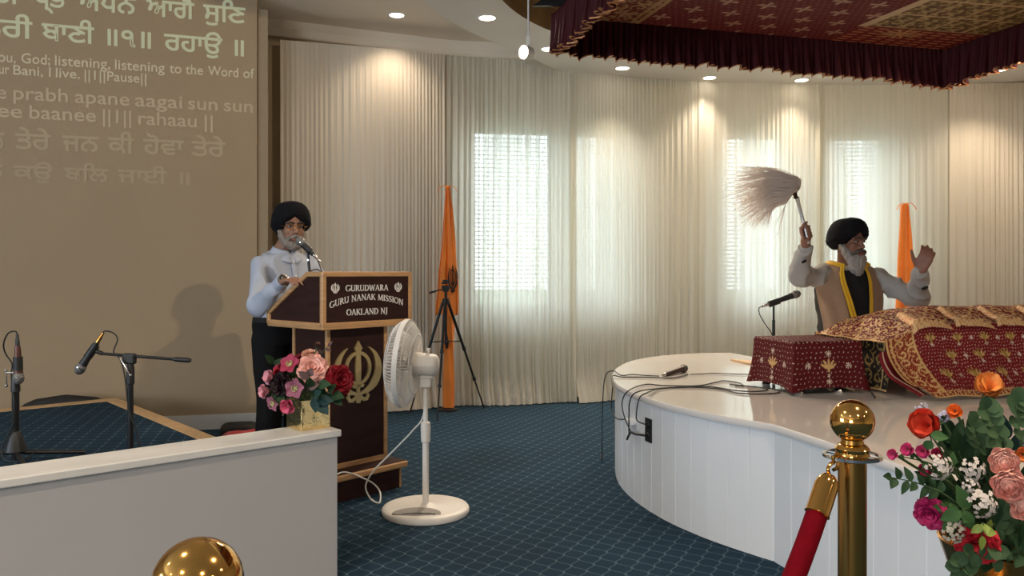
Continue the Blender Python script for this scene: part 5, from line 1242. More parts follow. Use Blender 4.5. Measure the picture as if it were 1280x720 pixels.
def turban(root, H, rad, top, seed):
    """wound cloth: open in a peak over the forehead, low over ears and nape, ridges climbing to the front"""
    na, nt = 96, 40; wx, wf, wb = rad; R = []
    for i in range(nt+1):
        t = i/nt; ring = []
        for k in range(na):
            a = 2*PI*k/na-PI; c_, s_ = math.cos(a), math.sin(a); aa_ = abs(math.degrees(a))
            zb = float(np.interp(aa_, [0, 12, 35, 60, 90, 130, 180], [0.062, 0.050, 0.020, -0.012, -0.034, -0.055, -0.062]))
            hx, hy = 0.080, (0.092 if c_ > 0 else 0.104)
            bx_, by_ = wx, (wf if c_ > 0 else wb)
            e = math.sin(min(t/0.42, 1)*PI/2) if t < 0.42 else max(math.cos((t-0.42)/0.58*PI/2), 0.0)**0.62
            rx = hx+(bx_-hx)*e if t < 0.42 else bx_*e; ry = hy+(by_-hy)*e if t < 0.42 else by_*e
            z = zb+(top-zb)*(0.60*t if t < 0.42 else 0.252+0.748*math.sin((t-0.42)/0.58*PI/2))
            sgn = 1 if (s_ > 0) else -1
            ph = (z-0.055*c_*(1-0.3*t)+0.012*sgn*seed)/0.021; fr_ = ph-math.floor(ph)
            rid = 0.0042*(1-fr_)*min(t*8, 1)*min((1-t)*5, 1)
            k_ = 1+rid/0.11
            ring.append(H(rx*s_*k_, ry*c_*k_-0.012, z-0.012*(1-c_)*0.5*t))
        R.append(ring)
    b = MB(); b.rings(R)
    return build('turban', b, M['turban'], root, angle=70)
def hand(mb, w, d, n, s, curl=(18, 28, 18), k=1.0, spread=0.10, thumb=(0.5, 0.8, 0.15), tcurl=0.2, lens=(0.92, 1.0, 0.95, 0.78)):
    """w wrist, d towards the fingers, n out of the palm, s towards the thumb"""
    w, d, n, s = V(w), V(d).normalized(), V(n), V(s); n = (n-d*n.dot(d)).normalized(); s = d.cross(n) if d.cross(n).dot(s) > 0 else n.cross(d)
    offs = (0.029, 0.010, -0.010, -0.028)
    for i, o_ in enumerate(offs):
        kn = w+d*(0.082-0.004*abs(i-1))*k+s*o_*k
        mb.rc(w+s*o_*0.55*k+d*0.005, 0.017*k, kn, 0.0135*k)
        dd_ = (d+s*o_*spread*22).normalized(); p = kn; ang = 0; nn_ = n
        for L_, c_, r0, r1 in zip((0.045, 0.028, 0.022), curl, (0.0098, 0.0090, 0.0082), (0.0092, 0.0084, 0.0072)):
            ang += math.radians(c_); e = p+(dd_*math.cos(ang)+nn_*math.sin(ang))*L_*lens[i]*k; mb.rc(p, r0*k, e, r1*k, 10); p = e
    tb = w+d*0.022*k+s*0.026*k; td = (d*thumb[0]+s*thumb[1]+n*thumb[2]).normalized()
    mb.rc(w+d*0.01, 0.018*k, tb, 0.0165*k); p1 = tb+td*0.042*k; mb.rc(tb, 0.0150*k, p1, 0.0115*k)
    td2 = (td*(1-tcurl)+d*tcurl+n*tcurl*0.5).normalized(); p2 = p1+td2*0.030*k; mb.rc(p1, 0.0112*k, p2, 0.0098*k, 10); p3 = p2+td2*0.022*k; mb.rc(p2, 0.0098*k, p3, 0.0078*k, 10)

# ---- the man speaking at the lectern
c1 = V((-1.425, 4.96, 0)); F1 = Frame((c1.x, c1.y, 0), (0.743, -0.669, 0))
H1 = Frame((-1.360, 4.935, 1.518), (0.50, -0.86, -0.05))
rings1 = [(0.86, 0.160, 0.125, 0.0), (0.95, 0.160, 0.130, 0.012), (1.04, 0.163, 0.137, 0.022), (1.14, 0.172, 0.128, 0.020), (1.23, 0.188, 0.116, 0.012), (1.30, 0.180, 0.098, 0.010), (1.345, 0.120, 0.078, 0.012), (1.375, 0.062, 0.062, 0.016)]
SR, SL = V((-1.525, 4.820, 1.285)), V((-1.290, 5.085, 1.300))
ER, WR = V((-1.468, 4.610, 1.035)), V((-1.285, 4.450, 1.180))
EL, WL = V((-1.165, 5.00, 1.06)), V((-0.985, 4.80, 1.175))
B1 = MB(); torso(B1, c1.x, c1.y, F1, rings1, -0.014)
head_prims(B1, H1, V((-1.415, 4.95, 1.37)))
for S, E, Wr in ((SR, ER, WR), (SL, EL, WL)):
    B1.rc(S, 0.040, E, 0.038); B1.rc(E, 0.040, Wr, 0.026)
dR = (V((-1.105, 4.300, 1.228))-WR).normalized(); nR = V((0.1, 0.1, -1)); sR = V((-0.6, 0.7, 0.1))
hand(B1, WR+dR*0.012, dR, nR, V((0.55, 0.75, 0.0)), (14, 26, 20), 1.0, 0.10, (0.65, 0.7, 0.1))
dL = V((0.35, -0.85, -0.1)); hand(B1, WL, dL, V((0, 0, -1)), V((-0.9, -0.3, 0)), (14, 24, 18))
HR = c1-F1.r*-0.085; HL = c1+F1.r*-0.085
for S in (1, -1):
    h_ = F1(0.088*S, 0, 0.86); kn = F1(0.092*S, 0.012, 0.47); an = F1(0.095*S, -0.01, 0.075)
    B1.rc(h_, 0.088, kn, 0.058); B1.rc(kn, 0.056, an, 0.036); B1.rc(an+V((0, 0, -0.03)), 0.036, F1(0.105*S, 0.15, 0.032), 0.030)
man = tag(build('person', remesh(B1, 0.0055, 5), M['skin1'], None, origin=(c1.x, c1.y, 0), angle=0), 'bearded man in black turban, glasses and pale blue shirt speaking behind the lectern', 'person')
b = MB(); torso(b, c1.x, c1.y, F1, [(z, hw+0.012, hd+0.012, fo) for z, hw, hd, fo in rings1[:-1]]+[(1.365, 0.075, 0.070, 0.014)])
for S, E, Wr, cu in ((SR, ER, WR, 0.96), (SL, EL, WL, 0.9)):
    b.rc(S, 0.058, S.lerp(E, 0.55), 0.055); b.rc(S.lerp(E, 0.5), 0.056, E, 0.053); b.rc(E, 0.053, E.lerp(Wr, 0.5), 0.047); b.rc(E.lerp(Wr, 0.5), 0.047, E.lerp(Wr, cu), 0.036)
sh = wrinkle(remesh(b, 0.008, 9), 0.020, 8.0, (1, 1, 0.75)); sh.v = [(x, y, max(z, 0.943)) for x, y, z in sh.v]
shirt = build('shirt', sh, M['shirt'], man, angle=0)
# collar, cuff and placket
b = MB()
for s in (-1, 1):
    def col_fn(u, v, s=s):
        a = math.radians(8+150*u); rr0 = 0.066+0.030*v*(1-0.35*u)+0.010*v; z = 1.398-0.012*math.cos(a)-0.048*v-(0.030*v*(1-u)**2)-0.018*(1-u)
        ct = V((-1.404, 4.940, 0)); p = ct+F1.r*(s*rr0*math.sin(a))+F1.f*(rr0*math.cos(a)*1.02); return V((p.x, p.y, z))
    b.sheet(col_fn, 14, 5)
o = build('collar', b, M['shirt'], man, angle=0); sm = o.modifiers.new('t', 'SOLIDIFY'); sm.thickness = 0.003; sm.offset = 0
b = MB(); ax_ = (WR-ER).normalized(); b.lathe([(0.033, -0.030), (0.039, -0.028), (0.040, 0.020), (0.037, 0.024), (0.030, 0.022)], WR, 20, ax_); build('cuff', b, M['shirt'], man)
b = MB(); b.lathe([(0.0315, 0.030), (0.0345, 0.031), (0.0345, 0.037), (0.0315, 0.038), (0.0315, 0.030)], WR, 24, ax_); build('steel_bangle', b, M['chrome'], man)
b = MB()
def plk(u, v):
    z = 1.33-0.40*v; hd = np.interp(z, [q_[0] for q_ in rings1], [q_[2]+q_[3] for q_ in rings1]); p = c1+F1.f*(hd+0.020)+F1.r*((u-0.5)*0.034); return V((p.x, p.y, z))
b.sheet(plk, 3, 20); o = build('placket', b, M['shirt'], man, angle=0); o.modifiers.new('t', 'SOLIDIFY').thickness = 0.003
b = MB()
for k_ in range(5):
    z = 1.30-0.085*k_; hd = np.interp(z, [q_[0] for q_ in rings1], [q_[2]+q_[3] for q_ in rings1]); p = c1+F1.f*(hd+0.0225); b.ell((p.x, p.y, z), 0.006, None, 10, 6)
o = build('buttons', b, M['letter'], man)
b = MB(); torso(b, c1.x, c1.y, F1, [(0.80, 0.168, 0.136, 0), (0.86, 0.178, 0.144, 0.004), (0.93, 0.182, 0.152, 0.010), (0.975, 0.182, 0.154, 0.014)])
for S in (1, -1):
    h_ = F1(0.086*S, 0, 0.83); kn = F1(0.092*S, 0.012, 0.47); an = F1(0.095*S, -0.012, 0.085)
    b.rc(h_, 0.108, kn, 0.084); b.rc(kn, 0.084, an, 0.070)
tr_ = remesh(b, 0.010, 4); tr_.v = [(x, y, min(max(z, 0.05), 0.960)) for x, y, z in tr_.v]; build('trousers', wrinkle(tr_, 0.010, 6, (1, 1, 0.5)), M['trouser'], man, angle=0)
b = MB(); R = []
for z, o_ in ((0.935, 0.014), (0.936, 0.018), (0.966, 0.018), (0.967, 0.014)):
    R.append([c1+F1.f*0.012+F1.r*((0.168+o_)*math.cos(a))+F1.f*((0.141+o_)*math.sin(a))+V((0, 0, z)) for a in [2*PI*k/40 for k in range(40)]])
b.rings(R, True, False); build('belt', b, M['vest'], man)
for S in (1, -1):
    b = MB(); b.rc(F1(0.095*S, -0.02, 0.05), 0.043, F1(0.105*S, 0.155, 0.036), 0.034, 14); b.v = [(x, y, max(z, 0.002)) for x, y, z in b.v]; build('sock', b, M['sock'], man)
face_parts(man, H1, M['skin1'], M['brow'])
b = MB()
for s in (-1, 1):
    b.rc(H1(0.070*s, -0.005, -0.015), 0.014, H1(0.066*s, 0.025, -0.060), 0.022); b.rc(H1(0.066*s, 0.022, -0.060), 0.022, H1(0.040*s, 0.066, -0.102), 0.025); b.rc(H1(0.040*s, 0.064, -0.102), 0.025, H1(0, 0.082, -0.115), 0.025)
    b.rc(H1(0.004*s, 0.106, -0.055), 0.009, H1(0.040*s, 0.083, -0.070), 0.010)
b.ell(H1(0, 0.066, -0.118), (0.040, 0.036, 0.028), H1.ax())
build('beard', wrinkle(remesh(b, 0.005, 2), 0.006, 60), M['beard1'], man, angle=0)
turban(man, H1, (0.118, 0.116, 0.135), 0.160, 0.4)
b = MB()
for s in (-1, 1):
    b.tube([H1(0.032*s+0.023*math.cos(a), 0.108-0.012*abs(math.cos(a)) if False else 0.110-abs(0.032*s+0.023*math.cos(a))*0.18, -0.002+0.018*math.sin(a)) for a in [2*PI*k/24 for k in range(25)]], 0.0014, 6, False)
    b.tube([H1(0.055*s, 0.100, 0.002), H1(0.074*s, 0.085, 0.004), H1(0.084*s, 0.0, 0.002)], 0.0014, 6)
b.tube([H1(-0.010, 0.108, 0.002), H1(0, 0.113, 0.005), H1(0.010, 0.108, 0.002)], 0.0014, 6)
build('glasses', b, M['brass_post'], man)

# ---- the seated man waving the whisk
c2 = V((2.185, 5.22, 0)); F2 = Frame((c2.x, c2.y, 0), (0.05, -1, 0))
H2 = Frame((2.178, 5.165, 1.438), (0.44, -0.90, -0.08))
rings2 = [(0.605, 0.170, 0.150, 0.0), (0.68, 0.180, 0.150, 0.01), (0.80, 0.165, 0.135, 0.015), (0.92, 0.165, 0.125, 0.015), (1.06, 0.180, 0.120, 0.008), (1.17, 0.185, 0.108, 0.0), (1.24, 0.162, 0.092, 0.0), (1.282, 0.105, 0.075, 0.004), (1.312, 0.062, 0.062, 0.006)]
SR2, ER2, WR2 = V((2.060, 5.20, 1.225)), V((1.832, 5.105, 1.215)), V((1.822, 4.965, 1.395))
SL2, EL2, WL2 = V((2.372, 5.20, 1.205)), V((2.565, 5.06, 1.075)), V((2.484, 4.880, 1.240))
B2 = MB(); torso(B2, c2.x, c2.y, F2, rings2, -0.014); head_prims(B2, H2, V((2.183, 5.21, 1.30)))
for S, E, Wr in ((SR2, ER2, WR2), (SL2, EL2, WL2)):
    B2.rc(S, 0.048, E, 0.040); B2.rc(E, 0.040, Wr, 0.027)
FI = V((1.812, 4.932, 1.487)); HDR = (P(995, 246, 4.93)-P(1009, 300, 4.93)).normalized()
dH = (FI-WR2).normalized()
# closed fist round the handle: palm, then fingers curling about the handle's axis
pal = WR2+dH*0.045; B2.rc(WR2, 0.028, pal, 0.032); B2.ell(pal+dH*0.03+V((0.012, 0.02, 0)), (0.034, 0.026, 0.040))
side = HDR.cross(V((0, -1, 0))).normalized()
for i in range(4):
    hc_ = FI+HDR*(0.030-0.021*i); prev = None
    for k_ in range(6):
        a = math.radians(200-58*k_); p = hc_+side*(0.027*math.cos(a))+HDR.cross(side)*(0.027*math.sin(a)); 
        if prev is not None: B2.rc(prev, 0.0108-0.0004*k_, p, 0.0104-0.0004*k_, 10)
        prev = p
tb_ = FI+side*(-0.02)+V((0, 0.02, 0.01)); t1 = FI+HDR*0.045+side*-0.012+V((0, -0.018, 0)); B2.rc(pal, 0.018, tb_, 0.015); B2.rc(tb_, 0.015, t1, 0.0115); B2.rc(t1, 0.0115, t1+side*0.024+HDR*0.012, 0.0095)
dL2 = (V((2.512, 4.835, 1.350))-WL2).normalized()
hand(B2, WL2+dL2*0.01, dL2, V((-0.55, -0.75, -0.05)), V((-0.85, 0.3, 0.2)), (16, 30, 24), 1.10, 0.16, (0.75, 0.75, 0.25), 0.35)
for S in (1, -1):
    h_ = F2(0.10*S, 0.03, 0.685); kn = F2(0.32*S, 0.15, 0.672); an = F2(-0.06*S, 0.17, 0.640)
    B2.rc(h_, 0.085, kn, 0.060); B2.rc(kn, 0.055, an, 0.038); B2.rc(an, 0.036, F2(-0.15*S, 0.19, 0.628), 0.030)
pri = tag(build('person', remesh(B2, 0.0055, 4), M['skin2'], None, origin=(c2.x, c2.y, ST_Z), angle=0), 'long bearded man in black turban and yellow scarf, seated behind the brocade, arms raised', 'person')
b = MB(); torso(b, c2.x, c2.y, F2, [(z, hw+0.010, hd+0.010, fo) for z, hw, hd, fo in rings2[:-1]])
for S, E, Wr, r0, r1, r2 in ((SR2, ER2, WR2, 0.072, 0.066, 0.044), (SL2, EL2, WL2, 0.070, 0.066, 0.046)):
    b.rc(S, r0, S.lerp(E, 0.5)+V((0, 0, -0.012)), r1); b.rc(S.lerp(E, 0.5)+V((0, 0, -0.012)), r1, E, r1); b.rc(E, r1, E.lerp(Wr, 0.55), 0.058); b.rc(E.lerp(Wr, 0.5), 0.058, E.lerp(Wr, 0.93), r2)
for S in (1, -1):
    h_ = F2(0.10*S, 0.03, 0.690); kn = F2(0.32*S, 0.15, 0.676); an = F2(-0.03*S, 0.16, 0.655); b.rc(h_, 0.098, kn, 0.078); b.rc(kn, 0.076, an, 0.058)
ku = wrinkle(remesh(b, 0.008, 5), 0.022, 8.0); ku.v = [(x, y, max(z, ST_Z+0.004)) for x, y, z in ku.v]; build('kurta', ku, M['kurta'], pri, angle=0)
for Wr, E in ((WR2, ER2), (WL2, EL2)):
    ax_ = (Wr-E).normalized(); b = MB(); b.lathe([(0.036, -0.03), (0.046, -0.028), (0.046, 0.004), (0.042, 0.008), (0.034, 0.006)], Wr-ax_*0.012, 20, ax_); build('cuff', b, M['kurta'], pri)
for ptx, nrm in ((P(1003, 327, 4.99), V((-0.3, -1, 0))), (P(1153, 360, 4.90), V((0.2, -1, 0)))):
    b = MB(); b.obox(ptx+V((0, -0.03, 0)), (1, 0, 0.5), nrm, (-0.5, 0, 1), 0.016, 0.010, 0.008); build('cuff_tab', b, M['vest'], pri, smooth_on=False, bevel=0.003)
b = MB(); torso(b, c2.x, c2.y, F2, [(z, hw+(0.024 if z < 1.18 else 0.014), hd+0.022, fo) for z, hw, hd, fo in rings2[:7]]+[(1.275, 0.098, 0.082, 0.004)]); build('waistcoat', wrinkle(remesh(b, 0.009, 4), 0.008, 8), M['vest'], pri, angle=0)
def tz(z, i): return float(np.interp(z, [q_[0] for q_ in rings2], [q_[i] for q_ in rings2]))
def wrap(z, ph, off):
    a = math.radians(ph); hw, hd, fo = tz(z, 1)+off, tz(z, 2)+off, tz(z, 3)
    p = c2+F2.f*fo+F2.r*(hw*math.sin(a))+F2.f*(hd*math.cos(a)); return V((p.x, p.y, z))
def drape(name, m, a_top, a_bot, off, z_bot, th, fold, zw=0.045):
    b = MB()
    def fn(u, v):
        # v 0 at the back of the neck, over the shoulder, then down the front
        if v < 0.18:
            t = v/0.18; ph = 150*(1-t)+(a_top[0]+(a_top[1]-a_top[0])*u)*t*np.sign(1) if a_top[0] > 0 else -150*(1-t)+(a_top[0]+(a_top[1]-a_top[0])*u)*t
            z = 1.298-0.010*t+0.018*math.sin(PI*t)-zw*u; o_ = off+0.005
        else:
            t = (v-0.18)/0.82; ph = (a_top[0]+(a_bot[0]-a_top[0])*t)*(1-u)+(a_top[1]+(a_bot[1]-a_top[1])*t)*u
            z = (1.288-zw*u)*(1-t)+z_bot*t; o_ = off+0.010*math.sin(min(t*6, 1)*PI/2)
        o_ += fold*math.sin(u*11+v*2)*min(v*2, 1)
        return wrap(z, ph, o_)
    b.sheet(fn, 18, 34); o = build(name, b, m, pri, angle=0); s = o.modifiers.new('t', 'SOLIDIFY'); s.thickness = th; s.offset = 1
drape('shawl', M['shawl'], (32, 82), (5, 57), 0.034, 0.66, 0.008, 0.006)
drape('shawl', M['shawl'], (-24, -78), (-18, -76), 0.034, 0.66, 0.008, 0.006)
drape('yellow_scarf', M['yellow'], (26, 32), (-7, 4), 0.046, 0.70, 0.005, 0.004, 0.018)
drape('yellow_scarf', M['yellow'], (-17, -24), (-13, -21), 0.046, 0.70, 0.005, 0.004, 0.018)
face_parts(pri, H2, M['skin2'], M['brow'])
b = MB()
for s in (-1, 1):
    b.rc(H2(0.072*s, 0.0, -0.020), 0.016, H2(0.064*s, 0.030, -0.070), 0.026); b.rc(H2(0.064*s, 0.028, -0.070), 0.026, H2(0.040*s, 0.064, -0.110), 0.032); b.rc(H2(0.040*s, 0.064, -0.110), 0.034, H2(0.010*s, 0.080, -0.185), 0.030)
b.rc(H2(0, 0.080, -0.110), 0.036, H2(0, 0.084, -0.205), 0.020); b.ell(H2(0, 0.072, -0.140), (0.062, 0.042, 0.070), H2.ax())
build('beard', wrinkle(remesh(b, 0.006, 2), 0.010, 45, (1, 1, 0.35)), M['beard2'], pri, angle=0)
b = MB()
for s in (-1, 1): b.rc(H2(0.003*s, 0.108, -0.052), 0.010, H2(0.030*s, 0.098, -0.062), 0.012); b.rc(H2(0.030*s, 0.098, -0.062), 0.012, H2(0.056*s, 0.072, -0.080), 0.008)
build('moustache', wrinkle(remesh(b, 0.004, 1), 0.004, 60), M['moustache2'], pri, angle=0)
turban(pri, H2, (0.119, 0.118, 0.140), 0.155, 0.7)

# ---- the hair whisk he holds up
wk = thing('hair_whisk', 'white hair whisk with a silver handle, swung up to the left by the seated man', 'ceremonial whisk', tuple(FI))
tipw = P(995, 247, 4.93); butt = FI-HDR*0.075
b = MB(); Lh = (tipw-butt).length; b.lathe([(0.0001, 0), (0.013, 0.001), (0.015, 0.010), (0.0105, 0.02), (0.0105, Lh*0.9), (0.013, Lh*0.92), (0.013, Lh), (0.0001, Lh)], butt, 20, HDR); build('handle', b, M['silver'], wk)
b = MB(); b.ell(tipw, (0.016, 0.016, 0.010)); b.rc(tipw+HDR*0.012, 0.012, P(992.5, 240, 4.93), 0.016); build('ferrule', b, mat('dark_bronze_ferrule', (0.05, 0.03, 0.02), 0.4, metal=0.6), wk)
rw = random.Random(5); b = MB()
for i in range(520):
    t = rw.random(); t2 = t**0.9
    # root, over the crest, then swept to the left
    dz_ = rw.uniform(-1, 1); dep = 4.93+0.055*rw.gauss(0, 0.6)
    p0 = (993+rw.uniform(-2, 2), 241+rw.uniform(-2, 2))
    top_y = 214+26*t2+rw.uniform(-2, 2); crest = (1000-4*t2+rw.uniform(-2, 1.5)-12*max(t-0.7, 0), 226+12*t+rw.uniform(-3, 3))
    m1 = (985-4*t, top_y+3+10*t); m2 = (958+8*t, 210+50*t+rw.uniform(-3, 3))
    ln_ = rw.random()
    ex_ = 928-14*t*(1-t)*4*0.5+rw.uniform(-8, 20)+18*max(t-0.6, 0)/0.4; ey_ = 208+80*t+rw.uniform(-3, 4)
    if ln_ > 0.86: ex_ -= rw.uniform(4, 20); ey_ += rw.uniform(0, 14)
    pts = [P(*p0, 4.93), P(*crest, 4.93+(dep-4.93)*0.6), P(*m1, dep), P(*m2, dep), P(ex_, ey_, dep+rw.uniform(-0.02, 0.02))]
    r0 = rw.uniform(0.0022, 0.0034); q = spl(pts, 4); b.tube(q, [r0*(1.2-1.0*(k_/(len(q)-1))**1.5) for k_ in range(len(q))], 4, False)
for ex_, ey_, mx_, my_ in ((936, 305, 968, 298), (969, 318, 974, 285), (974, 300, 978, 275), (942, 300, 962, 292), (960, 285, 975, 270)):
    q = spl([P(990, 243, 4.93), P(982, 256, 4.92), P(mx_, my_, 4.92), P(ex_, ey_, 4.92)], 8); b.tube(q, [0.0028*(1.1-0.9*k_/(len(q)-1)) for k_ in range(len(q))], 4, False)
build('hair', b, M['hairwhite'], wk, angle=0)
# ------------------------------------------------------------------ flowers
_fm = {}
def petal_mat(col, rough=0.55, var=0.16):
    k = (tuple(round(c, 3) for c in col), rough)
    if k not in _fm: _fm[k] = mat('silk_petal', col, rough, var=var, scale=40, spec=0.25)
    return _fm[k]
LEAF = {'dark': mat('dark_green_leaf', (0.022, 0.055, 0.022), 0.6, var=0.25, scale=30, spec=0.2), 'mid': mat('green_leaf', (0.045, 0.11, 0.035), 0.6, var=0.22, scale=30, spec=0.2),
        'euc': mat('dusty_green_leaf', (0.050, 0.100, 0.045), 0.65, var=0.18, scale=30, spec=0.2), 'lime': mat('yellow_green_leaf', (0.22, 0.30, 0.05), 0.55, var=0.2, scale=30),
        'mauve': mat('mauve_green_leaf', (0.11, 0.06, 0.06), 0.6, var=0.2, scale=30), 'teal': mat('blue_green_leaf', (0.014, 0.045, 0.042), 0.55, var=0.2, scale=30, spec=0.25)}
STEM = mat('green_stem', (0.05, 0.09, 0.03), 0.6, var=0.15)
def fbasis(n):
    n = V(n).normalized(); x = n.orthogonal().normalized(); return x, n.cross(x), n
def petal(bm, c, B3, az, open0, L, Wd, curl, cup, rr, mi=0, base=0.0, tipw=0.35, ruf=0.05):
    """one petal: leaves the base along the flower axis tilted by open0 (radians), curls by curl, cups across"""
    X, Y, Nn = B3; rad = X*math.cos(az)+Y*math.sin(az); tan = -X*math.sin(az)+Y*math.cos(az); jit = rr.uniform(-0.12, 0.12); ph = rr.uniform(0, 6)
    def fn(u, v):
        a = u*2-1; th = open0+jit+curl*v*v; q = rad*math.sin(th)+Nn*math.cos(th); pn = rad*math.cos(th)-Nn*math.sin(th)
        th0 = open0+jit; d0 = rad*math.sin(th0)+Nn*math.cos(th0); w = Wd*(math.sin(PI*min(v*0.62+0.12, 1))**0.8)*(1-tipw*max(v-0.75, 0)/0.25*abs(a))
        return c+rad*base+(d0*(1-v*0.5)+q*v*0.5)*L*v+tan*(a*w)-pn*(cup*w*a*a)+Nn*(ruf*L*math.sin(a*5+ph)*v*v)
    bm.sheet(fn, 6, 6) if mi == 0 else None
    return fn
def rose(bm, c, n, R, rr, layers=((0.10, 3, 0.60), (0.38, 4, 0.72), (0.70, 5, 0.86), (1.02, 6, 1.0), (1.30, 6, 1.04)), wid=0.62):
    B3 = fbasis(n); c = V(c)-V(n).normalized()*R*0.45
    off = rr.uniform(0, 6)
    for i, (op, m, ln_) in enumerate(layers):
        for k in range(m): petal(bm, c, B3, off+i*0.7+2*PI*k/m+rr.uniform(-0.15, 0.15), op*0.75, R*ln_*1.05, R*wid*(0.62+0.12*i), 0.55+0.2*i, 0.55-0.07*i, rr, base=R*0.02*i)
def ranunculus(bm, c, n, R, rr):
    B3 = fbasis(n); c = V(c)-V(n).normalized()*R*0.55
    for i in range(6):
        op = 0.02+0.20*i; m = 5+i//2
        for k in range(m): petal(bm, c, B3, i*0.9+2*PI*k/m, op, R*(0.92+0.03*i), R*(0.42+0.06*i), -0.55, 0.9, rr, base=R*(0.06+0.075*i), tipw=0.2, ruf=0.0)
    bm.ell(c+V(n).normalized()*R*0.62, R*0.20)
def poppy(bm, c, n, R, rr, m=5, op=0.75, lay=2):
    B3 = fbasis(n); c = V(c)-V(n).normalized()*R*0.5
    for l in range(lay):
        for k in range(m): petal(bm, c, B3, l*0.6+2*PI*k/m+rr.uniform(-0.2, 0.2), op*(0.55+0.5*l), R*(1.15-0.1*l), R*0.62, 0.4, 0.6, rr)
def tulip_f(bm, c, n, R, rr): poppy(bm, c, n, R, rr, 4, 0.42, 2)
def open_flower(bm, c, n, R, rr, m=5):
    B3 = fbasis(n); c = V(c)-V(n).normalized()*R*0.2
    for k in range(m): petal(bm, c, B3, 2*PI*k/m+rr.uniform(-0.1, 0.1), 1.15, R*1.05, R*0.46, 0.25, 0.25, rr, tipw=0.7)
def leaf(bm, p, d, up, L, Wd, rnd_tip=False, fold=0.25, droop=0.25):
    d = V(d).normalized(); s_ = d.cross(V(up)); s_ = s_.normalized() if s_.length > 1e-4 else d.orthogonal().normalized(); nn_ = s_.cross(d)
    def fn(u, v):
        a = u*2-1; w = Wd*(math.sqrt(max(1-(2*v-1)**2, 0)) if rnd_tip else max(math.sin(PI*v**0.8), 0.0)**0.9*(1-0.25*v))
        return V(p)+d*L*v+s_*(a*w)+nn_*(abs(a)*w*fold-droop*L*v*v)
    bm.sheet(fn, 4, 7)
def stem_to(root, a, bpt, r=0.0028):
    a, bpt = V(a), V(bpt); mid = a.lerp(bpt, 0.5)+V((0, 0, 0.02)); b = MB(); b.tube(spl([a, mid, bpt], 6), r, 6); return build('stem', b, STEM, root)
def flower(kind, lab, name, cat, px, py, d, R, col, n, base, group, centre=None, two=None):
    rr = random.Random(int(px*7+py*13)); c = P(px, py, d); n = V(n).normalized()
    t = thing(name, lab, cat, tuple(c), 0, group); b = MB()
    {'rose': rose, 'ran': ranunculus, 'poppy': poppy, 'tulip': tulip_f, 'open': open_flower}[kind](b, c, n, R, rr)
    o = build('petals', b, petal_mat(col), t, angle=0)
    if kind in ('open', 'poppy'):
        b = MB(); cc = c-n*R*(0.15 if kind == 'open' else 0.3); b.ell(cc, R*0.16)
        X, Y, Z = fbasis(n)
        for k in range(14 if kind == 'open' else 10):
            a = 2*PI*k/12+rr.uniform(0, 0.5); q = cc+(X*math.cos(a)+Y*math.sin(a))*R*0.28+n*R*0.26; b.tube([cc, q], R*0.018, 5); b.ell(q, R*0.055, None, 8, 6)
        build('flower_centre', b, petal_mat(centre or (0.45, 0.42, 0.12)), t)
    b = MB(); X, Y, Z = fbasis(n)
    for k in range(5): a = 2*PI*k/5; leaf(b, c-n*R*0.55, (X*math.cos(a)+Y*math.sin(a))-n*0.2, n, R*0.55, R*0.16)
    build('calyx', b, LEAF['dark'], t, angle=0)
    stem_to(t, c-n*R*0.5, base); return t
def sprig(lab, px_pts, d, L, Wd, lm, base, group, n=7, rnd_tip=False, seed=1, both=True, dd=0.0):
    rr = random.Random(seed); pts = spl([V(base)]+[P(x, y, d+dd*i) for i, (x, y) in enumerate(px_pts)], 8)
    t = thing('leaf_sprig', lab, 'leaf sprig', tuple(P(*px_pts[-1], d)), 0, group)
    b = MB(); b.tube(pts, [0.0026-0.0016*k/(len(pts)-1) for k in range(len(pts))], 6); build('stem', b, STEM, t)
    b = MB(); m = len(pts)
    for k in range(n):
        f = 0.42+0.58*k/(n-1) if n > 1 else 1.0; i = min(int(f*(m-1)), m-2); p = pts[i]; tg = (pts[i+1]-pts[i]).normalized()
        sd_ = V((-tg.z, -0.35, tg.x)).normalized()*(1 if k % 2 else -1)
        if k == n-1: sd_ = V((0, -0.2, 0))
        dr = (tg*(0.55 if k < n-1 else 1)+sd_*0.85+V((rr.uniform(-0.2, 0.2), -0.25+rr.uniform(-0.25, 0.2), rr.uniform(-0.2, 0.2)))).normalized()
        leaf(b, p, dr, (rr.uniform(-0.4, 0.4), -1, 0.5), L*rr.uniform(0.8, 1.15), Wd*rr.uniform(0.85, 1.15), rnd_tip, 0.2, 0.15)
    build('leaves', b, LEAF[lm], t, angle=0); return t
def cluster(lab, px, py, d, R, col, base, group, seed, n=46):
    rr = random.Random(seed); c = P(px, py, d); t = thing('blossom_cluster', lab, 'flower', tuple(c), 0, group); b = MB(); s_ = MB()
    for i in range(n):
        a = rr.uniform(0, 2*PI); q = math.sqrt(rr.random()); off = V((q*math.cos(a), -math.sqrt(max(1-q*q*0.9, 0))*0.75, q*math.sin(a)*0.92)); p = c+off*R; nrm = (off+V((rr.uniform(-0.3, 0.3), -0.2, rr.uniform(-0.3, 0.3)))).normalized()
        X, Y, Z = fbasis(nrm); r = R*rr.uniform(0.15, 0.21)
        for k in range(5):
            az = 2*PI*k/5+rr.uniform(0, 0.3); dr = X*math.cos(az)+Y*math.sin(az)+nrm*0.25; leaf(b, p, dr, nrm, r, r*0.36, True, 0.1, 0.1)
        s_.tube([c+V((0, R*0.4, -R*0.5)), p], R*0.018, 4, False)
    build('florets', b, petal_mat(col, 0.7, 0.10), t, angle=0); build('stalks', s_, STEM, t); stem_to(t, c+V((0, R*0.4, -R*0.4)), base); return t

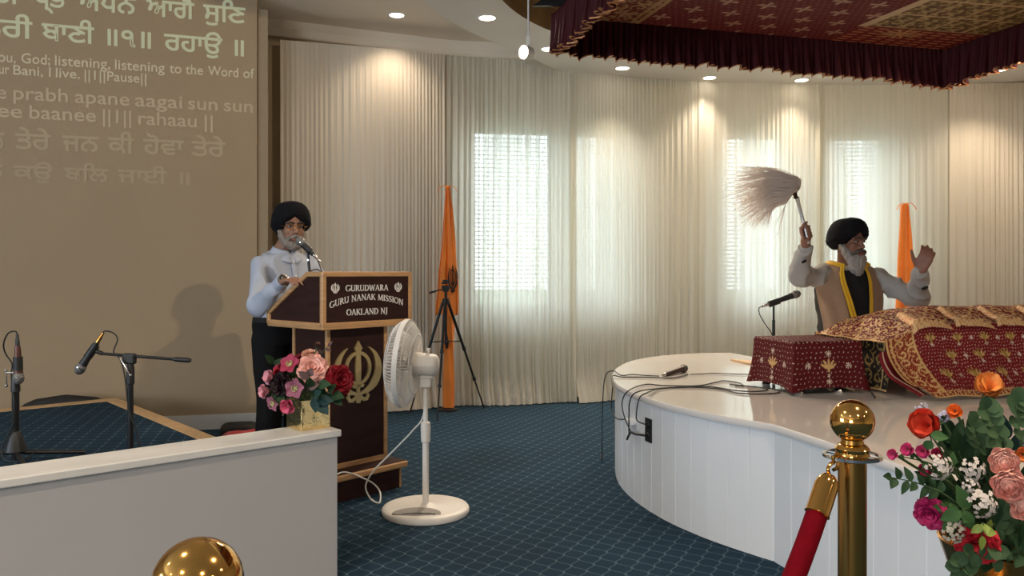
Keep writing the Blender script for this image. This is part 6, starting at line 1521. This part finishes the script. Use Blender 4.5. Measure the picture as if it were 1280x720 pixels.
# ---- gold cube vase on the low wall
vc = V((-0.842, 3.302, 0.60)); vz = math.radians(45-3)
va = thing('cube_vase', 'small crinkled gold cube vase on the marble cap\'s right end', 'vase', tuple(vc), vz)
b = MB(); h = 0.064; vh = 0.122
b.add([(-h, -h, 0), (h, -h, 0), (h, h, 0), (-h, h, 0), (-h, -h, vh), (h, -h, vh), (h, h, vh), (-h, h, vh)], [(3, 2, 1, 0), (0, 1, 5, 4), (1, 2, 6, 5), (2, 3, 7, 6), (3, 0, 4, 7)])
o = build('vase_body', b, M['gold_foil'], va, local=True, smooth_on=False); sm = o.modifiers.new('t', 'SOLIDIFY'); sm.thickness = 0.004; sm.offset = -1; bv = o.modifiers.new('e', 'BEVEL'); bv.width = 0.003; bv.segments = 2
b = MB(); b.box(-h+0.006, h-0.006, -h+0.006, h-0.006, 0.02, vh-0.012); build('foam_block', b, LEAF['dark'], va, local=True, smooth_on=False)
G1 = 'flowers in the gold cube vase'; VB = vc+V((0, 0, 0.10))
def nrm_from(px, py, d, ctr): return (P(px, py, d)-ctr)*1.0+V((0, -0.075, 0.012))
vctr = vc+V((0, 0.0, 0.17))
for kind, nm, cat, lab, px, py, d, R, col in (
  ('rose', 'rose', 'rose', 'large open salmon pink rose at the top middle of the gold vase\'s bouquet', 391, 459, 3.21, 0.060, (0.88, 0.45, 0.38)),
  ('rose', 'rose', 'rose', 'large dark red rose at the right end of the gold vase\'s bouquet', 427, 474, 3.24, 0.062, (0.26, 0.008, 0.018)),
  ('rose', 'rose', 'rose', 'nearly black rose left of centre in the gold vase', 348, 481, 3.22, 0.050, (0.012, 0.003, 0.005)),
  ('rose', 'rose', 'rose', 'crimson rose peeping out at the upper left of the gold vase\'s bouquet', 347, 461, 3.29, 0.040, (0.36, 0.02, 0.05)),
  ('rose', 'rose', 'rose', 'dark red rose half hidden behind the salmon pink rose', 374, 447, 3.34, 0.042, (0.16, 0.008, 0.015)),
  ('rose', 'rose', 'rose', 'small peach rose just above the salmon pink rose', 387, 441, 3.32, 0.034, (0.66, 0.34, 0.24)),
  ('open', 'hellebore', 'flower', 'crimson open flower with green centre, top left of the gold vase', 362, 455, 3.22, 0.044, (0.38, 0.04, 0.09)),
  ('open', 'hellebore', 'flower', 'mauve open flower with green centre below the crimson one', 368.5, 485.5, 3.18, 0.042, (0.30, 0.10, 0.15)),
  ('open', 'hellebore', 'flower', 'small mauve flower hanging low at the left of the gold vase', 341, 504, 3.20, 0.034, (0.27, 0.09, 0.14)),
  ('poppy', 'peony', 'flower', 'pale pink blossom at the far left of the gold vase\'s bouquet, upper one', 337, 471, 3.25, 0.036, (0.66, 0.30, 0.36)),
  ('poppy', 'peony', 'flower', 'pale pink blossom at the far left of the gold vase\'s bouquet, lower one', 331, 489, 3.23, 0.036, (0.70, 0.32, 0.38)),
  ('poppy', 'peony', 'flower', 'hot pink blossom drooping over the gold vase\'s front left rim', 359, 508, 3.17, 0.036, (0.66, 0.12, 0.22)),
  ('poppy', 'flower_bud', 'flower bud', 'brown closed bud on a tall stem above the gold vase\'s bouquet', 397, 431, 3.28, 0.016, (0.16, 0.07, 0.06))):
    flower(kind, lab, nm, cat, px, py, d, R, col, nrm_from(px, py, d, vctr), VB+V((rnd.uniform(-0.03, 0.03), rnd.uniform(-0.03, 0.03), 0)), G1, (0.50, 0.50, 0.22))
for lab, pp, d, L, Wd, lm, n_, sd in (
  ('dark green leaf sprig at the upper left edge of the gold vase\'s bouquet', [(352, 468), (341, 452)], 3.30, 0.05, 0.018, 'dark', 4, 1),
  ('broad dark green leaves under the salmon pink rose', [(388, 486), (399, 481)], 3.19, 0.062, 0.024, 'dark', 4, 2),
  ('blue green leaves spilling over the gold vase\'s right rim', [(392, 497), (400, 504)], 3.16, 0.062, 0.024, 'teal', 5, 3),
  ('dark green leaves between the dark red rose and the gold vase', [(408, 490), (418, 497)], 3.21, 0.055, 0.022, 'dark', 5, 4),
  ('mauve green leaf just below the salmon pink rose', [(385, 478), (387, 470)], 3.16, 0.045, 0.020, 'mauve', 3, 5),
  ('thin leaf sprig rising beside the brown bud', [(401, 446), (411, 432)], 3.30, 0.032, 0.008, 'mauve', 4, 6),
  ('dark leaves filling the left side under the nearly black rose', [(356, 494), (348, 500)], 3.22, 0.055, 0.022, 'dark', 5, 7),
  ('dark leaves behind the gold vase\'s roses', [(372, 470), (380, 455)], 3.33, 0.06, 0.024, 'dark', 6, 8)):
    sprig(lab, pp, d, L, Wd, lm, VB, 'leaf sprigs in the gold cube vase', n_, False, sd)

# ---- big bouquet in a gold pot at the lower right
pc_ = V((1.085, 1.74, 0))
pt = thing('flower_pot', 'tall gold pot at the bottom right corner, holding the big bouquet', 'pot', tuple(pc_))
b = MB(); b.lathe([(0.0001, 0), (0.105, 0), (0.105, 0.02), (0.075, 0.05), (0.070, 0.30), (0.085, 0.45), (0.125, 0.60), (0.140, 0.645), (0.143, 0.652), (0.138, 0.654), (0.130, 0.640), (0.10, 0.56), (0.0001, 0.54)], pc_, 48); build('pot_body', b, M['brass_post'], pt)
PB = pc_+V((0, 0, 0.62)); pctr = pc_+V((0.03, 0.02, 0.86)); G2 = 'flowers in the tall gold pot'
def nr2(px, py, d): return (P(px, py, d)-pctr)+V((0, -0.14, 0.01))
for kind, nm, cat, lab, px, py, d, R, col in (
  ('tulip', 'poppy', 'flower', 'big red orange blossom at the upper left of the big bouquet', 1158, 531, 1.66, 0.048, (0.62, 0.055, 0.025)),
  ('tulip', 'tulip', 'flower', 'peach orange blossom standing highest in the big bouquet', 1236, 484, 1.72, 0.046, (0.80, 0.30, 0.07)),
  ('poppy', 'flower_bud', 'flower bud', 'small orange bud just right of the big red orange blossom', 1193.5, 514, 1.70, 0.018, (0.74, 0.14, 0.02)),
  ('ran', 'ranunculus', 'flower', 'pale pink round flower, upper one of the pair at the right', 1254.5, 577, 1.58, 0.026, (0.98, 0.57, 0.48)),
  ('ran', 'ranunculus', 'flower', 'pale pink round flower just below another one at the right', 1261.5, 606, 1.57, 0.030, (0.95, 0.50, 0.42)),
  ('ran', 'ranunculus', 'flower', 'pale pink round flower cut by the picture\'s right edge', 1281, 633, 1.57, 0.027, (0.98, 0.57, 0.48)),
  ('rose', 'peony', 'flower', 'magenta blossom at the lower left of the big bouquet', 1163, 644, 1.62, 0.034, (0.36, 0.012, 0.085)),
  ('rose', 'rose', 'rose', 'red rose hanging lowest in the big bouquet, above the gold pot', 1222, 683, 1.57, 0.042, (0.50, 0.018, 0.03)),
  ('poppy', 'sweet_pea', 'flower', 'small magenta blossom farthest left on the big bouquet\'s twig', 1116, 568, 1.64, 0.014, (0.60, 0.06, 0.18)),
  ('poppy', 'sweet_pea', 'flower', 'small magenta blossom second from the left end of the twig', 1134, 562, 1.64, 0.016, (0.60, 0.05, 0.18)),
  ('poppy', 'sweet_pea', 'flower', 'small magenta blossom third along, under the red orange blossom', 1154, 564, 1.64, 0.017, (0.56, 0.05, 0.16)),
  ('poppy', 'sweet_pea', 'flower', 'magenta blossom tucked behind the white florets at upper left', 1172, 567, 1.68, 0.015, (0.50, 0.03, 0.10)),
  ('poppy', 'sweet_pea', 'flower', 'crimson blossom behind the leftmost white florets', 1157, 587, 1.69, 0.017, (0.42, 0.02, 0.07)),
  ('poppy', 'tulip', 'flower', 'orange blossom at the right edge between the pale pink flowers and eucalyptus', 1279, 568, 1.64, 0.020, (0.72, 0.20, 0.05))):
    flower(kind, lab, nm, cat, px, py, d, R, col, nr2(px, py, d), PB+V((rnd.uniform(-0.05, 0.05), rnd.uniform(-0.05, 0.05), 0)), G2, (0.10, 0.06, 0.03))
WHT = (0.66, 0.60, 0.56)
for lab, px, py, d, R, col, sd in (
  ('round cluster of white florets left of centre, nearest the red orange blossom', 1171, 583, 1.60, 0.028, WHT, 1),
  ('round cluster of white florets at the centre top of the big bouquet', 1214, 586, 1.60, 0.026, WHT, 2),
  ('small cluster of white florets above the larger one in the bouquet\'s middle', 1211, 608, 1.59, 0.019, WHT, 3),
  ('largest cluster of white florets in the big bouquet\'s middle', 1225, 629, 1.57, 0.031, WHT, 4),
  ('cluster of cream florets low at left beside the magenta blossom', 1192, 662, 1.59, 0.026, (0.62, 0.58, 0.46), 5),
  ('pale lavender florets just above the big red orange blossom', 1151, 511, 1.72, 0.015, (0.50, 0.48, 0.62), 6),
  ('pale lavender florets between the red orange blossom and orange bud', 1178, 519, 1.72, 0.017, (0.50, 0.48, 0.62), 7)):
    cluster(lab, px, py, d, R, col, PB, G2, sd)
G3 = 'leaf sprigs in the tall gold pot'
for lab, pp, d, L, Wd, lm, n_, rt, sd in (
  ('round leaved eucalyptus sprig arching at the top right of the big bouquet', [(1255, 580), (1240, 530), (1232, 510)], 1.66, 0.030, 0.016, 'euc', 10, True, 1),
  ('round leaved eucalyptus sprig rising past the picture\'s right edge', [(1275, 570), (1270, 520), (1272, 498)], 1.70, 0.030, 0.016, 'euc', 10, True, 2),
  ('round leaved eucalyptus sprig bending right of the orange bud', [(1245, 590), (1222, 548), (1216, 530)], 1.70, 0.030, 0.017, 'euc', 9, True, 3),
  ('eucalyptus sprig hanging at the bottom beside the gold pot', [(1225, 690), (1206, 700), (1197, 716)], 1.58, 0.030, 0.013, 'euc', 9, True, 4),
  ('dusty green leaves over the gold pot\'s rim', [(1240, 680), (1243, 700)], 1.57, 0.032, 0.016, 'euc', 5, True, 5),
  ('dark leaved twig reaching far left out of the big bouquet', [(1190, 625), (1150, 605), (1110, 596)], 1.63, 0.032, 0.009, 'dark', 11, False, 6),
  ('thin twig carrying the small magenta blossoms', [(1190, 610), (1168, 582), (1125, 570)], 1.66, 0.020, 0.007, 'mid', 6, False, 7),
  ('light green leaf right under the big red orange blossom', [(1172, 556), (1164, 551)], 1.62, 0.036, 0.012, 'mid', 3, False, 8),
  ('yellow green leaves over the lowest red rose', [(1230, 655), (1227, 672)], 1.53, 0.030, 0.010, 'lime', 5, False, 9),
  ('green leaves in the middle left of the big bouquet', [(1205, 650), (1186, 640)], 1.61, 0.050, 0.016, 'mid', 7, False, 10),
  ('green leaves spreading left of the largest white cluster', [(1215, 640), (1196, 646)], 1.58, 0.046, 0.014, 'mid', 7, False, 11),
  ('dark leaves behind the upper white clusters', [(1215, 600), (1195, 560)], 1.72, 0.055, 0.018, 'dark', 9, False, 12),
  ('dark leaves below the peach orange blossom', [(1230, 590), (1228, 540)], 1.74, 0.055, 0.018, 'dark', 10, False, 13),
  ('dark leaves left of the pale pink round flowers', [(1240, 610), (1238, 575)], 1.68, 0.055, 0.019, 'dark', 9, False, 14),
  ('dark leaves behind the magenta twig at left', [(1200, 630), (1160, 600)], 1.71, 0.050, 0.016, 'dark', 9, False, 15),
  ('dark leaves between the magenta blossom and centre', [(1205, 660), (1180, 618)], 1.69, 0.055, 0.018, 'dark', 9, False, 16),
  ('dark leaves above the gold pot at right', [(1262, 680), (1266, 655)], 1.64, 0.055, 0.019, 'dark', 9, False, 17),
  ('dark leaves spreading low above the pot\'s left rim', [(1235, 690), (1205, 675)], 1.66, 0.055, 0.018, 'dark', 9, False, 18),
  ('dark leaves behind the pale pink pair', [(1265, 640), (1275, 600)], 1.70, 0.060, 0.020, 'dark', 10, False, 19),
  ('dark leaves deep in the big bouquet\'s middle', [(1225, 640), (1210, 625)], 1.75, 0.065, 0.022, 'dark', 12, False, 20),
  ('dark leaves under the orange bud', [(1205, 580), (1186, 540)], 1.74, 0.050, 0.016, 'dark', 9, False, 21),
  ('blue green blades at the right of the big bouquet', [(1262, 590), (1258, 545)], 1.72, 0.070, 0.014, 'teal', 7, False, 22),
  ('long dark leaves low at the right edge', [(1275, 690), (1282, 672)], 1.58, 0.060, 0.018, 'dark', 8, False, 23),
  ('dark leaves low between the largest white cluster and red rose', [(1240, 665), (1246, 648)], 1.62, 0.055, 0.018, 'dark', 9, False, 24)):
    sprig(lab, pp, d, L, Wd, lm, PB+V((rnd.uniform(-0.04, 0.04), rnd.uniform(-0.04, 0.04), 0)), G3, n_, rt, sd)
# ------------------------------------------------------------------ verse in glowing letters, standing in for projector light on the wall
def text_mesh(body, bold=0.0):
    """outline letters filled flat, each contour also drawn as a narrow band so that strokes gain weight"""
    out_v, out_f = [], []
    for fill in ('BOTH', 'NONE'):
        cu = bpy.data.curves.new('tmp', 'FONT'); cu.body = body; cu.size = 1; cu.resolution_u = 4; cu.fill_mode = fill
        o = bpy.data.objects.new('tmp', cu); C.objects.link(o); bpy.context.view_layer.update()
        me = bpy.data.meshes.new_from_object(o.evaluated_get(bpy.context.evaluated_depsgraph_get()))
        vs = [(v.co.x, v.co.y) for v in me.vertices]
        if fill == 'BOTH': out_v += vs; out_f += [tuple(p.vertices) for p in me.polygons]
        elif bold > 0:
            for e in me.edges:
                (x0, y0), (x1, y1) = vs[e.vertices[0]], vs[e.vertices[1]]; l = math.hypot(x1-x0, y1-y0)
                if l < 1e-6: continue
                tx_, ty_ = (x1-x0)/l*bold, (y1-y0)/l*bold; b0 = len(out_v)
                out_v += [(x0-tx_-ty_, y0-ty_+tx_), (x1+tx_-ty_, y1+ty_+tx_), (x1+tx_+ty_, y1+ty_-tx_), (x0-tx_+ty_, y0-ty_-tx_)]; out_f.append((b0, b0+3, b0+2, b0+1))
        bpy.data.objects.remove(o); bpy.data.curves.remove(cu); bpy.data.meshes.remove(me)
    return out_v, out_f
def ext(body, bold=0.0):
    vs, _ = text_mesh(body, bold); return min(v[1] for v in vs), max(v[1] for v in vs)
GB0, GB1 = ext('\u0a28'); _, LC1 = ext('B'); 
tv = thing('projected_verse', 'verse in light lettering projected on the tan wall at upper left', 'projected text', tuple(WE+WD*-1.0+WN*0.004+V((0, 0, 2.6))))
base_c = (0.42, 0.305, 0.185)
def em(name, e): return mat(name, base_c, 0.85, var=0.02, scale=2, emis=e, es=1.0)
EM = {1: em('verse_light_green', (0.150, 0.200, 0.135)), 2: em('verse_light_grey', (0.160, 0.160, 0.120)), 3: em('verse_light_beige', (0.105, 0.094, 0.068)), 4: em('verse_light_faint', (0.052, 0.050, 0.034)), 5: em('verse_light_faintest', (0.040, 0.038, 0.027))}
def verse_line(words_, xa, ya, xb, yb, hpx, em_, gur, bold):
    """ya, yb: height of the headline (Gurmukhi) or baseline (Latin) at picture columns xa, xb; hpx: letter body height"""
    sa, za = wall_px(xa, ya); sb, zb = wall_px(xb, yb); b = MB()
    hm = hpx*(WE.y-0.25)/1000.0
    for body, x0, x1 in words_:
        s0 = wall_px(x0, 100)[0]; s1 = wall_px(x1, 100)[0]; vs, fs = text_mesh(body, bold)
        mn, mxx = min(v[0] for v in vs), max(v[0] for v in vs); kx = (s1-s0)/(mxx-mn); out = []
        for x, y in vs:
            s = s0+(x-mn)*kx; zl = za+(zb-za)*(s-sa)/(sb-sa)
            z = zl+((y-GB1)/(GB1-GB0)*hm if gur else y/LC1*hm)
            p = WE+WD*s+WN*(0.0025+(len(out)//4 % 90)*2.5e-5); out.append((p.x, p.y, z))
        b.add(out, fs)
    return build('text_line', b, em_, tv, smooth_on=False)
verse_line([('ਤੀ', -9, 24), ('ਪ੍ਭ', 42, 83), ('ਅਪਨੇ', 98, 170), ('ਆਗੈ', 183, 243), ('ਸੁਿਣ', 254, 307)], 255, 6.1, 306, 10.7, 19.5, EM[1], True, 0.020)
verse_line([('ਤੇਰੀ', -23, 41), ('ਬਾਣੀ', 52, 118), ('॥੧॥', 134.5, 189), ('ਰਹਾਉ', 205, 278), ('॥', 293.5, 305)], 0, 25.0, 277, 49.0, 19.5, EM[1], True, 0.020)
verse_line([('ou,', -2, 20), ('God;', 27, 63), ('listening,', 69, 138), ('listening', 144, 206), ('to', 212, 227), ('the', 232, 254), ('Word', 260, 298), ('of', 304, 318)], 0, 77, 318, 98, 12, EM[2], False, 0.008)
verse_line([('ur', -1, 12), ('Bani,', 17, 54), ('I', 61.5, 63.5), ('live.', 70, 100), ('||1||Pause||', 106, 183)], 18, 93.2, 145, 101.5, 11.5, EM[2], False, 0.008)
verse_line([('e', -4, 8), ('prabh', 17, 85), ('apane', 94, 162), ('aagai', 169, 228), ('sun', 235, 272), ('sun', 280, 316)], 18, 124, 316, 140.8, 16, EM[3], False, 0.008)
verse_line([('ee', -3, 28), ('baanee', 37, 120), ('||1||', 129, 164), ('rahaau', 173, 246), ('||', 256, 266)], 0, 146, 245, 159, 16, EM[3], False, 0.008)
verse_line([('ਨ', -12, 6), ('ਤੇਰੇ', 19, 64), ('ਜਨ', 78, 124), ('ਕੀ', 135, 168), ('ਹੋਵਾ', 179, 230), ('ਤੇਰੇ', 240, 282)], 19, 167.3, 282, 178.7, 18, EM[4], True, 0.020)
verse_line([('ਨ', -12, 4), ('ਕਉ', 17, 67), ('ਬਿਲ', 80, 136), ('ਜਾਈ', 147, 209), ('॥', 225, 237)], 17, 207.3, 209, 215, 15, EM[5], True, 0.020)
